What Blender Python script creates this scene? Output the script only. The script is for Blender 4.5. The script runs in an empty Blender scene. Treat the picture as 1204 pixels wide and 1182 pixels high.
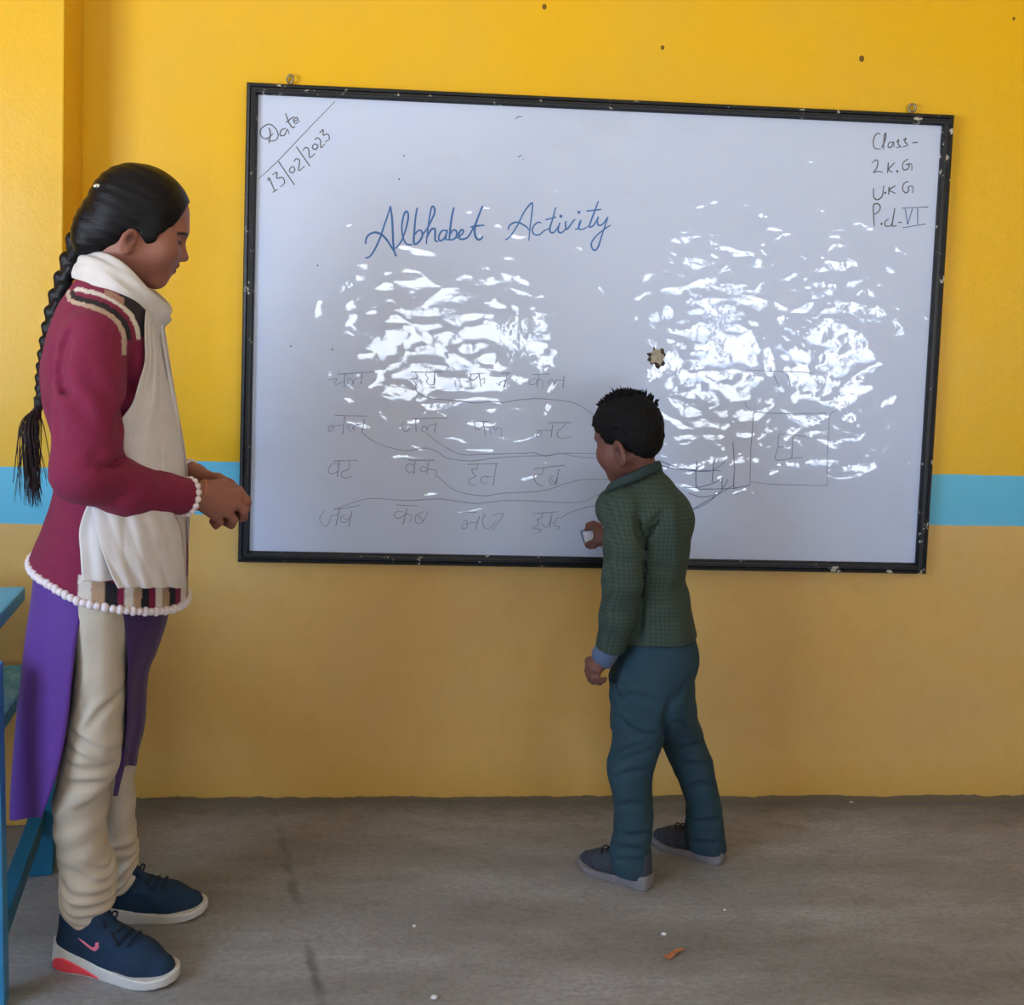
import bpy, bmesh, math, random
import numpy as np
from mathutils import Vector, Matrix

C = bpy.context.scene.collection
S = bpy.context.scene

# ------------------------------------------------------------------ camera
CAM_D, CAM_H = 2.655, 1.323                    # distance from the board wall, height of the phone
YAW, PITCH, ROLL = .0623, .0632, .0333
FOC = 1200.0                                   # focal length in pixels of a 1204 x 1182 frame
PX, PY = 563.7, 436.8                          # principal point (the photograph is a crop)
_fw = np.array([math.sin(YAW)*math.cos(PITCH), math.cos(YAW)*math.cos(PITCH), -math.sin(PITCH)])
_r0 = np.array([math.cos(YAW), -math.sin(YAW), 0.])
_u0 = np.cross(_r0, _fw)
_r = _r0*math.cos(ROLL)+_u0*math.sin(ROLL)
_u = -_r0*math.sin(ROLL)+_u0*math.cos(ROLL)
_c = np.array([0., -CAM_D, CAM_H])
cd = bpy.data.cameras.new('camera')
cam = bpy.data.objects.new('camera', cd); C.objects.link(cam)
cd.sensor_fit = 'HORIZONTAL'; cd.sensor_width = 36; cd.lens = 36*FOC/1204
cd.shift_x = (602-PX)/1204; cd.shift_y = (PY-591)/1204
cd.clip_start = .05
m = Matrix.Identity(4)
for i in range(3):
    m[i][0] = _r[i]; m[i][1] = _u[i]; m[i][2] = -_fw[i]; m[i][3] = _c[i]
cam.matrix_world = m
S.camera = cam

# ------------------------------------------------------------------ daylight, exposure
w = bpy.data.worlds.new('daylight'); S.world = w; w.use_nodes = True
bg = w.node_tree.nodes['Background']
# blue sky above the horizon, sunlit pale ground outside below it
_wt = w.node_tree; _tc = _wt.nodes.new('ShaderNodeTexCoord'); _sp = _wt.nodes.new('ShaderNodeSeparateXYZ'); _rp = _wt.nodes.new('ShaderNodeValToRGB')
_wt.links.new(_tc.outputs['Generated'], _sp.inputs[0]); _ma = _wt.nodes.new('ShaderNodeMapRange')
_ma.inputs['From Min'].default_value = -1; _ma.inputs['From Max'].default_value = 1
_wt.links.new(_sp.outputs[2], _ma.inputs['Value']); _wt.links.new(_ma.outputs[0], _rp.inputs[0])
_rp.color_ramp.elements[0].position = .49; _rp.color_ramp.elements[0].color = (.85, .92, 1.0, 1)
_rp.color_ramp.elements[1].position = .52; _rp.color_ramp.elements[1].color = (.34, .47, .68, 1)
_wt.links.new(_rp.outputs[0], bg.inputs[0]); bg.inputs[1].default_value = 19.0
S.view_settings.view_transform = 'Standard'; S.view_settings.look = 'None'
S.view_settings.gamma = 1; S.view_settings.use_curve_mapping = False
S.view_settings.exposure = 0.0
S.cycles.use_denoising = True
S.cycles.max_bounces = 8; S.cycles.diffuse_bounces = 5; S.cycles.glossy_bounces = 4
S.cycles.sample_clamp_indirect = 8
S.cycles.caustics_reflective = False; S.cycles.caustics_refractive = False

# daylight portals in the openings of the room (x-size, z-size, centre, facing)
WINDOWS = [('back', -.40, .84, .66, 1.38), ('back', 1.95, 2.60, .48, 1.54), ('back', 2.90, 3.54, .48, 1.54), ('left', -3.7, -1.5, .75, 2.15)]
ROOM_L, ROOM_R, ROOM_B, ROOM_H = -2.3, 4.3, -5.0, 3.05
for k, (side, a, b, z0, z1) in enumerate(WINDOWS):
    ld = bpy.data.lights.new('daylight_portal', 'AREA'); ld.shape = 'RECTANGLE'
    ld.size = b-a; ld.size_y = z1-z0; ld.cycles.is_portal = True
    lo = bpy.data.objects.new('daylight_portal', ld); C.objects.link(lo)
    if side == 'back':
        lo.location = ((a+b)/2, ROOM_B-.20, (z0+z1)/2); lo.rotation_euler = (math.pi/2, 0, 0)
    else:
        lo.location = (ROOM_L-.20, (a+b)/2, (z0+z1)/2); lo.rotation_euler = (math.pi/2, 0, -math.pi/2)

# ------------------------------------------------------------------ helpers
def at(px, py, Y=None, Z=None):
    """world point seen at pixel (px, py) on the plane Y = const or Z = const"""
    dv = _fw+_r*(px-PX)/FOC-_u*(py-PY)/FOC
    t = (Y-_c[1])/dv[1] if Y is not None else (Z-_c[2])/dv[2]
    return _c+t*dv

def tag(o, label=None, cat=None, group=None, kind=None):
    for k, v in (('label', label), ('category', cat), ('group', group), ('kind', kind)):
        if v: o[k] = v
    return o

def empty(name, loc, rz=0, label=None, cat=None, group=None):
    o = bpy.data.objects.new(name, None); C.objects.link(o)
    o.location = loc; o.rotation_euler = (0, 0, rz); o.empty_display_size = .1
    return tag(o, label, cat, group)

def link(name, me, mat=None, parent=None, smooth=True):
    o = bpy.data.objects.new(name, me); C.objects.link(o)
    if mat: me.materials.append(mat)
    if parent: o.parent = parent
    if smooth and len(me.polygons): me.polygons.foreach_set('use_smooth', [True]*len(me.polygons))
    return o

def mesh_np(name, V, Fq):
    me = bpy.data.meshes.new(name)
    V = np.asarray(V, np.float32); Fq = np.asarray(Fq, np.int32)
    n = Fq.shape[1]
    me.vertices.add(len(V)); me.vertices.foreach_set('co', V.ravel())
    me.loops.add(Fq.size); me.loops.foreach_set('vertex_index', Fq.ravel())
    me.polygons.add(len(Fq)); me.polygons.foreach_set('loop_start', np.arange(0, Fq.size, n, dtype=np.int32))
    me.update(calc_edges=True); me.validate()
    return me

def set_col(me, cols):
    a = me.color_attributes.new('Col', 'FLOAT_COLOR', 'POINT')
    c = np.ones((len(me.vertices), 4), np.float32); c[:, :3] = cols
    a.data.foreach_set('color', c.ravel())

class MB:
    """collects boxes, tubes and sheets and links them as one mesh"""
    def __init__(s): s.bm = bmesh.new()
    def box(s, lo, hi, M=None, bev=0):
        t = bmesh.new(); bmesh.ops.create_cube(t, size=1)
        for v in t.verts:
            v.co = Vector([lo[i]+(v.co[i]+.5)*(hi[i]-lo[i]) for i in range(3)])
        if bev: bmesh.ops.bevel(t, geom=t.edges[:]+t.verts[:], offset=bev, segments=2, affect='EDGES', profile=.6)
        if M is not None: bmesh.ops.transform(t, matrix=M, verts=t.verts)
        me = bpy.data.meshes.new('t'); t.to_mesh(me); t.free(); s.bm.from_mesh(me); bpy.data.meshes.remove(me)
        return s
    def tube(s, pts, rad, n=8, squash=None, closed=False):
        pts = [Vector(p) for p in pts]; N = len(pts)
        if N < 2: return s
        rads = rad if hasattr(rad, '__len__') else [rad]*N
        up = None; rings = []
        for i, p in enumerate(pts):
            a = pts[(i-1) % N if closed else max(i-1, 0)]; b = pts[(i+1) % N if closed else min(i+1, N-1)]
            d = (b-a)
            if d.length < 1e-9: d = Vector((1, 0, 0))
            d.normalize()
            if up is None:
                up = Vector((0, 0, 1)) if abs(d.z) < .9 else Vector((0, 1, 0))
            side = d.cross(up)
            if side.length < 1e-6: side = d.cross(Vector((1, 0, 0)))
            side.normalize(); up = side.cross(d).normalized()
            ring = []
            for k in range(n):
                ang = 2*math.pi*k/n
                v = side*math.cos(ang)*rads[i]+up*math.sin(ang)*rads[i]
                if squash: v = Vector((v.x*squash[0], v.y*squash[1], v.z*squash[2]))
                ring.append(s.bm.verts.new(p+v))
            rings.append(ring)
        R = range(N if closed else N-1)
        for i in R:
            A, B = rings[i], rings[(i+1) % N]
            for k in range(n):
                s.bm.faces.new((A[k], A[(k+1) % n], B[(k+1) % n], B[k]))
        if not closed:
            s.bm.faces.new(rings[0][::-1]); s.bm.faces.new(rings[-1])
        return s
    def ball(s, c, r, seg=10, sc=(1, 1, 1)):
        M = Matrix.Translation(Vector(c)) @ Matrix.Diagonal((sc[0], sc[1], sc[2], 1))
        bmesh.ops.create_uvsphere(s.bm, u_segments=seg, v_segments=max(6, seg-2), radius=r, matrix=M); return s
    def build(s, name, mat, parent=None, smooth=True):
        bmesh.ops.recalc_face_normals(s.bm, faces=s.bm.faces[:])
        me = bpy.data.meshes.new(name); s.bm.to_mesh(me); s.bm.free()
        return link(name, me, mat, parent, smooth)

def spline(pts, sub=6, closed=False):
    """Catmull-Rom through the points"""
    P = [np.array(p, float) for p in pts]; n = len(P)
    if n < 3: return P
    out = []
    for i in range(n if closed else n-1):
        g = lambda k: P[k % n] if closed else P[min(max(k, 0), n-1)]
        p0, p1, p2, p3 = g(i-1), g(i), g(i+1), g(i+2)
        for k in range(sub):
            t = k/sub
            out.append(.5*((2*p1)+(-p0+p2)*t+(2*p0-5*p1+4*p2-p3)*t*t+(-p0+3*p1-3*p2+p3)*t**3))
    if not closed: out.append(P[-1])
    return out

# ------------------------------------------------------------------ materials
def nt(name):
    mt = bpy.data.materials.new(name); mt.use_nodes = True
    t = mt.node_tree; return mt, t, t.nodes['Principled BSDF']
def N(t, kind, **kw):
    n = t.nodes.new(kind)
    for k, v in kw.items():
        if k in n.inputs: n.inputs[k].default_value = v
        else: setattr(n, k, v)
    return n
def coords(t, scale=(1, 1, 1)):
    tc = N(t, 'ShaderNodeTexCoord'); mp = N(t, 'ShaderNodeMapping'); mp.inputs['Scale'].default_value = scale
    t.links.new(tc.outputs['Object'], mp.inputs[0]); return mp.outputs[0]
def noise(t, vec, scale, detail=4, rough=.55):
    n = N(t, 'ShaderNodeTexNoise'); n.inputs['Scale'].default_value = scale
    n.inputs['Detail'].default_value = detail; n.inputs['Roughness'].default_value = rough
    t.links.new(vec, n.inputs['Vector']); return n.outputs['Fac']
def ramp(t, fac, stops):
    n = N(t, 'ShaderNodeValToRGB'); e = n.color_ramp.elements
    while len(e) < len(stops): e.new(.5)
    for el, (p, c) in zip(e, stops):
        el.position = p; el.color = (*c, 1) if len(c) == 3 else c
    t.links.new(fac, n.inputs[0]); return n.outputs[0]
def mix(t, fac, a, b, mode='MIX'):
    n = N(t, 'ShaderNodeMix'); n.data_type = 'RGBA'; n.blend_type = mode
    for s_, v in ((n.inputs[0], fac), (n.inputs[6], a), (n.inputs[7], b)):
        if hasattr(v, 'is_linked'): t.links.new(v, s_)
        elif hasattr(v, '__len__'): s_.default_value = (*v, 1) if len(v) == 3 else v
        else: s_.default_value = v
    return n.outputs[2]
def math_(t, op, a, b=None):
    n = N(t, 'ShaderNodeMath'); n.operation = op
    for i, v in enumerate((a, b)):
        if v is None: continue
        if hasattr(v, 'is_linked'): t.links.new(v, n.inputs[i])
        else: n.inputs[i].default_value = v
    return n.outputs[0]
def bump(t, bs, h, strength=.3, dist=.01, inp='Normal'):
    b = N(t, 'ShaderNodeBump'); b.inputs['Strength'].default_value = strength; b.inputs['Distance'].default_value = dist
    t.links.new(h, b.inputs['Height']); t.links.new(b.outputs[0], bs.inputs[inp]); return b
def srgb(r, g, b):
    f = lambda c: ((c/255+.055)/1.055)**2.4 if c > 10 else c/255/12.92
    return (f(r), f(g), f(b))
def plain(name, col, rough=.6, var=.12, scale=40, bmp=.15, bscale=200, metal=0, sheen=0, attr=False, stretch=(1, 1, 1), bdist=.002, spec=.5):
    """a single-colour material with a little mottling and surface grain"""
    mt, t, bs = nt(name); v = coords(t, stretch)
    f = noise(t, v, scale)
    if attr:
        a = N(t, 'ShaderNodeAttribute'); a.attribute_name = 'Col'; base = a.outputs['Color']
        g = ramp(t, f, [(.25, (1-var,)*3), (.75, (1,)*3)])
        c = mix(t, 1.0, base, g, 'MULTIPLY')
    else:
        c = ramp(t, f, [(.25, tuple(x*(1-var) for x in col)), (.75, tuple(min(1, x*(1+var)) for x in col))])
    t.links.new(c, bs.inputs['Base Color'])
    bs.inputs['Roughness'].default_value = rough; bs.inputs['Metallic'].default_value = metal
    bs.inputs['Specular IOR Level'].default_value = spec
    if sheen: bs.inputs['Sheen Weight'].default_value = sheen; bs.inputs['Sheen Roughness'].default_value = .5
    if bmp: bump(t, bs, noise(t, v, bscale, 3), bmp, bdist)
    return mt
# ------------------------------------------------------------------ distance fields -> continuous organic meshes
def rotm(yaw=0, pitch=0, roll=0):
    """columns = local axes; yaw about z, then nose-down pitch, then roll about the facing axis"""
    cy, sy, cp, sp, cr, sr = math.cos(yaw), math.sin(yaw), math.cos(pitch), math.sin(pitch), math.cos(roll), math.sin(roll)
    Rz = np.array([[cy, -sy, 0], [sy, cy, 0], [0, 0, 1]]); Ry = np.array([[cp, 0, sp], [0, 1, 0], [-sp, 0, cp]])
    Rx = np.array([[1, 0, 0], [0, cr, -sr], [0, sr, cr]])
    return Rz @ Ry @ Rx
class Frame:
    def __init__(s, t, R=None, k=1.0): s.t = np.array(t, float); s.R = np.eye(3) if R is None else R; s.k = k
    def to(s, p): return s.t+s.k*(s.R @ np.array(p, float))          # frame -> person space
    def inv(s, p): return (s.R.T @ (np.asarray(p, float)-s.t))/s.k
WORLD = Frame((0, 0, 0))

class Field:
    def __init__(s, lo, hi, h):
        s.lo = np.array(lo, float); s.h = h
        s.n = np.ceil((np.array(hi, float)-s.lo)/h).astype(int)+1
        s.F = np.full(s.n, .2, np.float32); s.fr = WORLD
    def sub(s, lo, hi):
        a = np.clip(np.floor((np.array(lo)-s.lo)/s.h).astype(int), 0, s.n); b = np.clip(np.ceil((np.array(hi)-s.lo)/s.h).astype(int)+1, 0, s.n)
        sl = tuple(slice(a[i], b[i]) for i in range(3))
        ax = [s.lo[i]+s.h*np.arange(a[i], b[i], dtype=np.float32) for i in range(3)]
        return sl, np.meshgrid(*ax, indexing='ij', sparse=True)
    def loc(s, X, Y, Z, fr):
        if fr is WORLD: return X, Y, Z
        x, y, z = X-fr.t[0], Y-fr.t[1], Z-fr.t[2]; R = fr.R
        return tuple(((R[0, i]*x+R[1, i]*y+R[2, i]*z)/fr.k).astype(np.float32) for i in range(3))
    def put(s, fn, pts, rad, k=.0, op='u', fr=None):
        """pts in frame space bound the primitive (plus rad)"""
        fr = fr or s.fr
        P = np.array([fr.to(p) for p in pts]); e = rad*fr.k+k*fr.k+4*s.h
        sl, (X, Y, Z) = s.sub(P.min(0)-e, P.max(0)+e)
        A = s.F[sl]
        if A.size == 0: return s
        b = fn(*s.loc(X, Y, Z, fr))*fr.k; k = k*fr.k
        if op == 'u':
            r = np.minimum(A, b)
            if k > 0: hh = np.maximum(k-np.abs(A-b), 0)/k; r = r-hh*hh*k*.25
        elif op == 's':
            b = -b; r = np.maximum(A, b)
            if k > 0: hh = np.maximum(k-np.abs(A-b), 0)/k; r = r+hh*hh*k*.25
        else:
            r = np.maximum(A, b)
        s.F[sl] = r; return s
    def cap(s, a, b, ra, rb=None, k=.0, op='u', fr=None):
        rb = ra if rb is None else rb; a = np.array(a, float); b = np.array(b, float); d = b-a; dd = d@d+1e-12
        def fn(x, y, z):
            t = np.clip(((x-a[0])*d[0]+(y-a[1])*d[1]+(z-a[2])*d[2])/dd, 0, 1)
            return np.sqrt((x-a[0]-t*d[0])**2+(y-a[1]-t*d[1])**2+(z-a[2]-t*d[2])**2)-(ra+(rb-ra)*t)
        return s.put(fn, [a, b], max(ra, rb), k, op, fr)
    def chain(s, pts, rs, k=.0, op='u', fr=None):
        for i in range(len(pts)-1): s.cap(pts[i], pts[i+1], rs[i], rs[i+1], k, op, fr)
        return s
    def ell(s, c, r, k=.0, op='u', fr=None, R=None):
        c = np.array(c, float); r = np.array(r, float)
        def fn(x, y, z):
            x, y, z = x-c[0], y-c[1], z-c[2]
            if R is not None: x, y, z = R[0, 0]*x+R[1, 0]*y+R[2, 0]*z, R[0, 1]*x+R[1, 1]*y+R[2, 1]*z, R[0, 2]*x+R[1, 2]*y+R[2, 2]*z
            k0 = np.sqrt((x/r[0])**2+(y/r[1])**2+(z/r[2])**2); k1 = np.sqrt((x/r[0]**2)**2+(y/r[1]**2)**2+(z/r[2]**2)**2)+1e-9
            return k0*(k0-1)/k1
        return s.put(fn, [c], max(r), k, op, fr)
    def loft(s, L, k=.0, op='u', grow=0.):
        fn = lambda x, y, z: loft_d(L, x, y, z)-grow
        ms = max(L['rx'].max(), L['ry'].max())+grow
        z = L['z']; pts = [(L['cx'].min(), L['cy'].min(), z.min()), (L['cx'].max(), L['cy'].max(), z.max())]
        return s.put(fn, pts, ms, k, op, WORLD)
    def near(s, band=.03):
        I = np.where(np.abs(s.F) < band)
        return I, [s.lo[i]+s.h*I[i] for i in range(3)]
    def displace(s, fn, band=.03):
        I, P = s.near(band); s.F[I] += fn(*P).astype(np.float32); return s
    def groove(s, pts, amp, w_, band=.03):
        """a soft crease (amp > 0) or ridge (amp < 0) along a polyline, fading at its ends"""
        P_ = np.array(spline(pts, 4)) if len(pts) > 2 else np.array(pts, float)
        lo, hi = P_.min(0)-3*w_, P_.max(0)+3*w_
        sl, (X, Y, Z) = s.sub(lo, hi); A = s.F[sl]; I = np.where(np.abs(A) < band)
        if len(I[0]) == 0: return s
        x, y, z = X[I[0], 0, 0], Y[0, I[1], 0], Z[0, 0, I[2]]
        best = np.full(len(x), 1e9); tt = np.zeros(len(x)); n = len(P_)-1
        for i in range(n):
            a, d = P_[i], P_[i+1]-P_[i]; t = np.clip(((x-a[0])*d[0]+(y-a[1])*d[1]+(z-a[2])*d[2])/(d@d+1e-12), 0, 1)
            q = (x-a[0]-t*d[0])**2+(y-a[1]-t*d[1])**2+(z-a[2]-t*d[2])**2
            m_ = q < best; best[m_] = q[m_]; tt[m_] = (i+t[m_])/n
        A[I] += (amp*np.exp(-best/w_**2)*np.sin(np.pi*np.clip(tt, .04, .96))**.7).astype(np.float32); s.F[sl] = A
        return s
    def surf(s, person, px, py, inset=0.):
        """first point of the surface met by the sight line through a pixel"""
        bs = np.linspace(-.34, .30, 320); P_ = np.array([person.L(px, py, b) for b in bs]); v = s.val(P_); i = np.argmax(v < 0) if (v < 0).any() else int(np.argmin(v))
        return person.L(px, py, bs[i]+inset)
    def cut(s, fn):
        """keep only where fn <= 0"""
        ax = [s.lo[i]+s.h*np.arange(s.n[i], dtype=np.float32) for i in range(3)]
        X, Y, Z = np.meshgrid(*ax, indexing='ij', sparse=True)
        s.F = np.maximum(s.F, fn(X, Y, Z)).astype(np.float32); return s
    def mesh(s, name):
        F = s.F; F[0] = F[-1] = .01; F[:, 0] = F[:, -1] = .01; F[:, :, 0] = F[:, :, -1] = .01
        S_ = F < 0
        n = s.n-1
        cnt = np.zeros(n, np.int8)
        cs = [(i, j, k) for i in (0, 1) for j in (0, 1) for k in (0, 1)]
        sh = lambda A, c: A[c[0]:c[0]+n[0], c[1]:c[1]+n[1], c[2]:c[2]+n[2]]
        for c in cs: cnt += sh(S_, c)
        I = np.where((cnt > 0) & (cnt < 8)); M = len(I[0])
        idx = np.full(n, -1, np.int32); idx[I] = np.arange(M)
        val = {c: F[I[0]+c[0], I[1]+c[1], I[2]+c[2]] for c in cs}
        acc = np.zeros((M, 3)); num = np.zeros(M)
        for c in cs:
            for ax in range(3):
                if c[ax]: continue
                c2 = list(c); c2[ax] = 1; c2 = tuple(c2)
                a, b = val[c], val[c2]; cr = (a < 0) != (b < 0)
                t = np.where(cr, a/np.where(cr, a-b, 1), 0)
                p = np.tile(np.array(c, float), (M, 1)); p[:, ax] = t
                acc[cr] += p[cr]; num[cr] += 1
        V = s.lo+s.h*(np.stack(I, 1)+acc/num[:, None])
        Q = []
        for ax in range(3):
            u, v = (ax+1) % 3, (ax+2) % 3
            sl0 = [slice(1, -1)]*3; sl1 = [slice(1, -1)]*3
            sl0[ax] = slice(0, -1); sl1[ax] = slice(1, None)
            A, B = S_[tuple(sl0)], S_[tuple(sl1)]
            for flip in (0, 1):
                J = np.where((A & ~B) if not flip else (~A & B))
                base = [J[0].copy(), J[1].copy(), J[2].copy()]
                for q in range(3):
                    if q != ax: base[q] = base[q]+1
                quad = []
                for du, dv in ((-1, -1), (0, -1), (0, 0), (-1, 0)):
                    g = [b.copy() for b in base]; g[u] += du; g[v] += dv
                    quad.append(idx[g[0], g[1], g[2]])
                quad = np.stack(quad, 1)
                if flip: quad = quad[:, ::-1]
                Q.append(quad)
        Q = np.concatenate(Q); Q = Q[(Q >= 0).all(1)]
        return mesh_np(name, V, Q), V
    def obj(s, name, mat, parent, col=None):
        me, V = s.mesh(name)
        if col is not None: set_col(me, col(V))
        return link(name, me, mat, parent)
    def val(s, V):
        """field value at points (trilinear)"""
        g = (np.asarray(V)-s.lo)/s.h; i = np.clip(np.floor(g).astype(int), 0, s.n-2); f = np.clip(g-i, 0, 1); r = 0
        for a in (0, 1):
            for b in (0, 1):
                for c in (0, 1):
                    w_ = (f[:, 0] if a else 1-f[:, 0])*(f[:, 1] if b else 1-f[:, 1])*(f[:, 2] if c else 1-f[:, 2])
                    r = r+w_*s.F[i[:, 0]+a, i[:, 1]+b, i[:, 2]+c]
        return r

def loft_d(L, x, y, z):
    zz = L['z']; g = lambda key: np.interp(z, zz, L[key])
    rx, ry, e = g('rx'), g('ry'), L.get('e', 2.0)
    u, v = np.abs((x-g('cx'))/rx), np.abs((y-g('cy'))/ry)
    rho = (u**e+v**e)**(1/e) if e != 2.0 else np.sqrt(u*u+v*v)
    d = (rho-1)*np.minimum(rx, ry)*.95
    return np.maximum(d, np.maximum(zz[0]-z, z-zz[-1]))
def loft_at(L, z, key): return np.interp(z, L['z'], L[key])

_rng = np.random.RandomState(7); _lat = _rng.rand(64, 64, 64).astype(np.float32)
def vnoise(x, y, z, s=1.0, o=0):
    """smooth value noise in -1..1"""
    x, y, z = x*s+o*7.3, y*s+o*3.1, z*s+o*5.7
    i, j, k = np.floor(x).astype(int), np.floor(y).astype(int), np.floor(z).astype(int)
    f, g, h = x-i, y-j, z-k; f, g, h = [t*t*(3-2*t) for t in (f, g, h)]; r = 0
    for a in (0, 1):
        for b in (0, 1):
            for c in (0, 1):
                r = r+(f if a else 1-f)*(g if b else 1-g)*(h if c else 1-h)*_lat[(i+a) % 64, (j+b) % 64, (k+c) % 64]
    return r*2-1
def poly_sdf(P, x, y):
    """signed distance to a closed 2-D polygon, negative inside"""
    P = np.array(P, float); d = np.full(x.shape, 1e9); s_ = np.ones(x.shape)
    j = len(P)-1
    for i in range(len(P)):
        ex, ey = P[j]-P[i]; wx, wy = x-P[i, 0], y-P[i, 1]
        t = np.clip((wx*ex+wy*ey)/(ex*ex+ey*ey+1e-12), 0, 1)
        d = np.minimum(d, (wx-ex*t)**2+(wy-ey*t)**2)
        c1 = y >= P[i, 1]; c2 = y < P[j, 1]; c3 = ex*wy > ey*wx
        s_ = np.where((c1 & c2 & c3) | (~c1 & ~c2 & ~c3), -s_, s_); j = i
    return s_*np.sqrt(d)
def sheet(name, G, mat, parent, thick=.002, closed_u=False):
    """grid of points G[i][j] -> cloth sheet with real thickness"""
    G = np.asarray(G, float); n, m_ = G.shape[:2]
    nu = np.gradient(G, axis=0); nv = np.gradient(G, axis=1); nn = np.cross(nu, nv)
    nn /= np.linalg.norm(nn, axis=2, keepdims=True)+1e-12
    V = np.concatenate([(G+nn*thick/2).reshape(-1, 3), (G-nn*thick/2).reshape(-1, 3)])
    q = []; o = n*m_; R = n if closed_u else n-1
    for i in range(R):
        for j in range(m_-1):
            a, b, c, d = i*m_+j, ((i+1) % n)*m_+j, ((i+1) % n)*m_+j+1, i*m_+j+1
            q.append((a, b, c, d)); q.append((d+o, c+o, b+o, a+o))
    for i in range(R):
        for j, fl in ((0, 1), (m_-1, 0)):
            a, b = i*m_+j, ((i+1) % n)*m_+j
            q.append((a, b, b+o, a+o) if not fl else (b, a, a+o, b+o))
    if not closed_u:
        for j in range(m_-1):
            for i, fl in ((0, 0), (n-1, 1)):
                a, b = i*m_+j, i*m_+j+1
                q.append((a, b, b+o, a+o) if not fl else (b, a, a+o, b+o))
    return link(name, mesh_np(name, V, q), mat, parent)
class Person:
    """figure space: x to the camera's right, y away from the camera, z up, origin between the feet"""
    def __init__(s, X, Y):
        s.O = np.array([X, Y, 0.]); d = s.O[:2]-_c[:2]; d = d/np.linalg.norm(d)
        s.e2 = np.array([d[0], d[1], 0]); s.e1 = np.array([d[1], -d[0], 0]); s.rz = math.atan2(s.e1[1], s.e1[0])
    def L(s, px, py, b=0.):
        dv = _fw+_r*(px-PX)/FOC-_u*(py-PY)/FOC
        t = (b-(_c-s.O)@s.e2)/(dv@s.e2); P = _c+t*dv-s.O
        return np.array([P@s.e1, b, P[2]])
    def W(s, P):
        P = np.asarray(P, float); P = P-s.O; return np.array([P@s.e1, P@s.e2, P[2]])
    def sc(s, px, py, b=0.):
        return np.linalg.norm(s.L(px+1, py, b)-s.L(px, py, b))            # metres per pixel
    def lofted(s, rows, e=2.0, sub=5):
        """rows: (py, left px, right px, centre depth, half depth) -> loft, smooth in z"""
        A = []
        for py, l, r, b, ry in rows:
            P, Q = s.L(l, py, b), s.L(r, py, b); A.append([(P[2]+Q[2])/2, (P[0]+Q[0])/2, b, (Q[0]-P[0])/2, ry])
        A = np.array(spline(A, sub)); A = A[np.argsort(A[:, 0])]
        return dict(z=A[:, 0], cx=A[:, 1], cy=A[:, 2], rx=A[:, 3], ry=A[:, 4], e=e)
# ------------------------------------------------------------------ the room
def paint_material():
    mt, t, bs = nt('yellow_wall_paint'); v = coords(t)
    sx = N(t, 'ShaderNodeSeparateXYZ'); t.links.new(v, sx.inputs[0]); X, Z = sx.outputs[0], sx.outputs[2]
    wob = math_(t, 'MULTIPLY', math_(t, 'SUBTRACT', noise(t, v, 9, 2), .5), .006)
    zz = math_(t, 'ADD', math_(t, 'SUBTRACT', Z, math_(t, 'MULTIPLY', X, .006)), wob)
    n1 = noise(t, v, 2.2, 5, .6); n2 = noise(t, v, 14, 4, .6)
    up = mix(t, ramp(t, n1, [(.38, (0, 0, 0)), (.68, (1, 1, 1))]), srgb(237, 184, 3), srgb(230, 184, 44))
    up = mix(t, ramp(t, n2, [(.55, (0, 0, 0)), (.8, (.30,)*3)]), up, srgb(226, 170, 18))
    dado = mix(t, ramp(t, n1, [(.3, (0, 0, 0)), (.7, (1, 1, 1))]), srgb(226, 183, 98), srgb(216, 179, 110))
    dado = mix(t, ramp(t, n2, [(.5, (0, 0, 0)), (.8, (.5,)*3)]), dado, srgb(208, 164, 84))
    # yellower band just above the floor
    low = ramp(t, math_(t, 'ADD', zz, math_(t, 'MULTIPLY', n1, .08)), [(.02, (1, 1, 1)), (.16, (0, 0, 0))])
    dado = mix(t, low, dado, srgb(212, 170, 82))
    foot_line = math_(t, 'LESS_THAN', math_(t, 'ADD', zz, math_(t, 'MULTIPLY', math_(t, 'SUBTRACT', n2, .5), .02)), .010)  # narrow darker line at the foot of the wall
    dado = mix(t, foot_line, dado, srgb(120, 105, 80))
    blue = mix(t, n2, srgb(96, 190, 226), srgb(108, 200, 232))
    c = mix(t, math_(t, 'GREATER_THAN', zz, .765), dado, blue)
    c = mix(t, math_(t, 'GREATER_THAN', zz, .904), c, up)
    t.links.new(c, bs.inputs['Base Color']); bs.inputs['Roughness'].default_value = .36
    bs.inputs['Specular IOR Level'].default_value = .5
    h = math_(t, 'ADD', noise(t, v, 6, 3), math_(t, 'MULTIPLY', noise(t, v, 120, 3), .15))
    bump(t, bs, h, .25, .01)
    return mt
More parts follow.
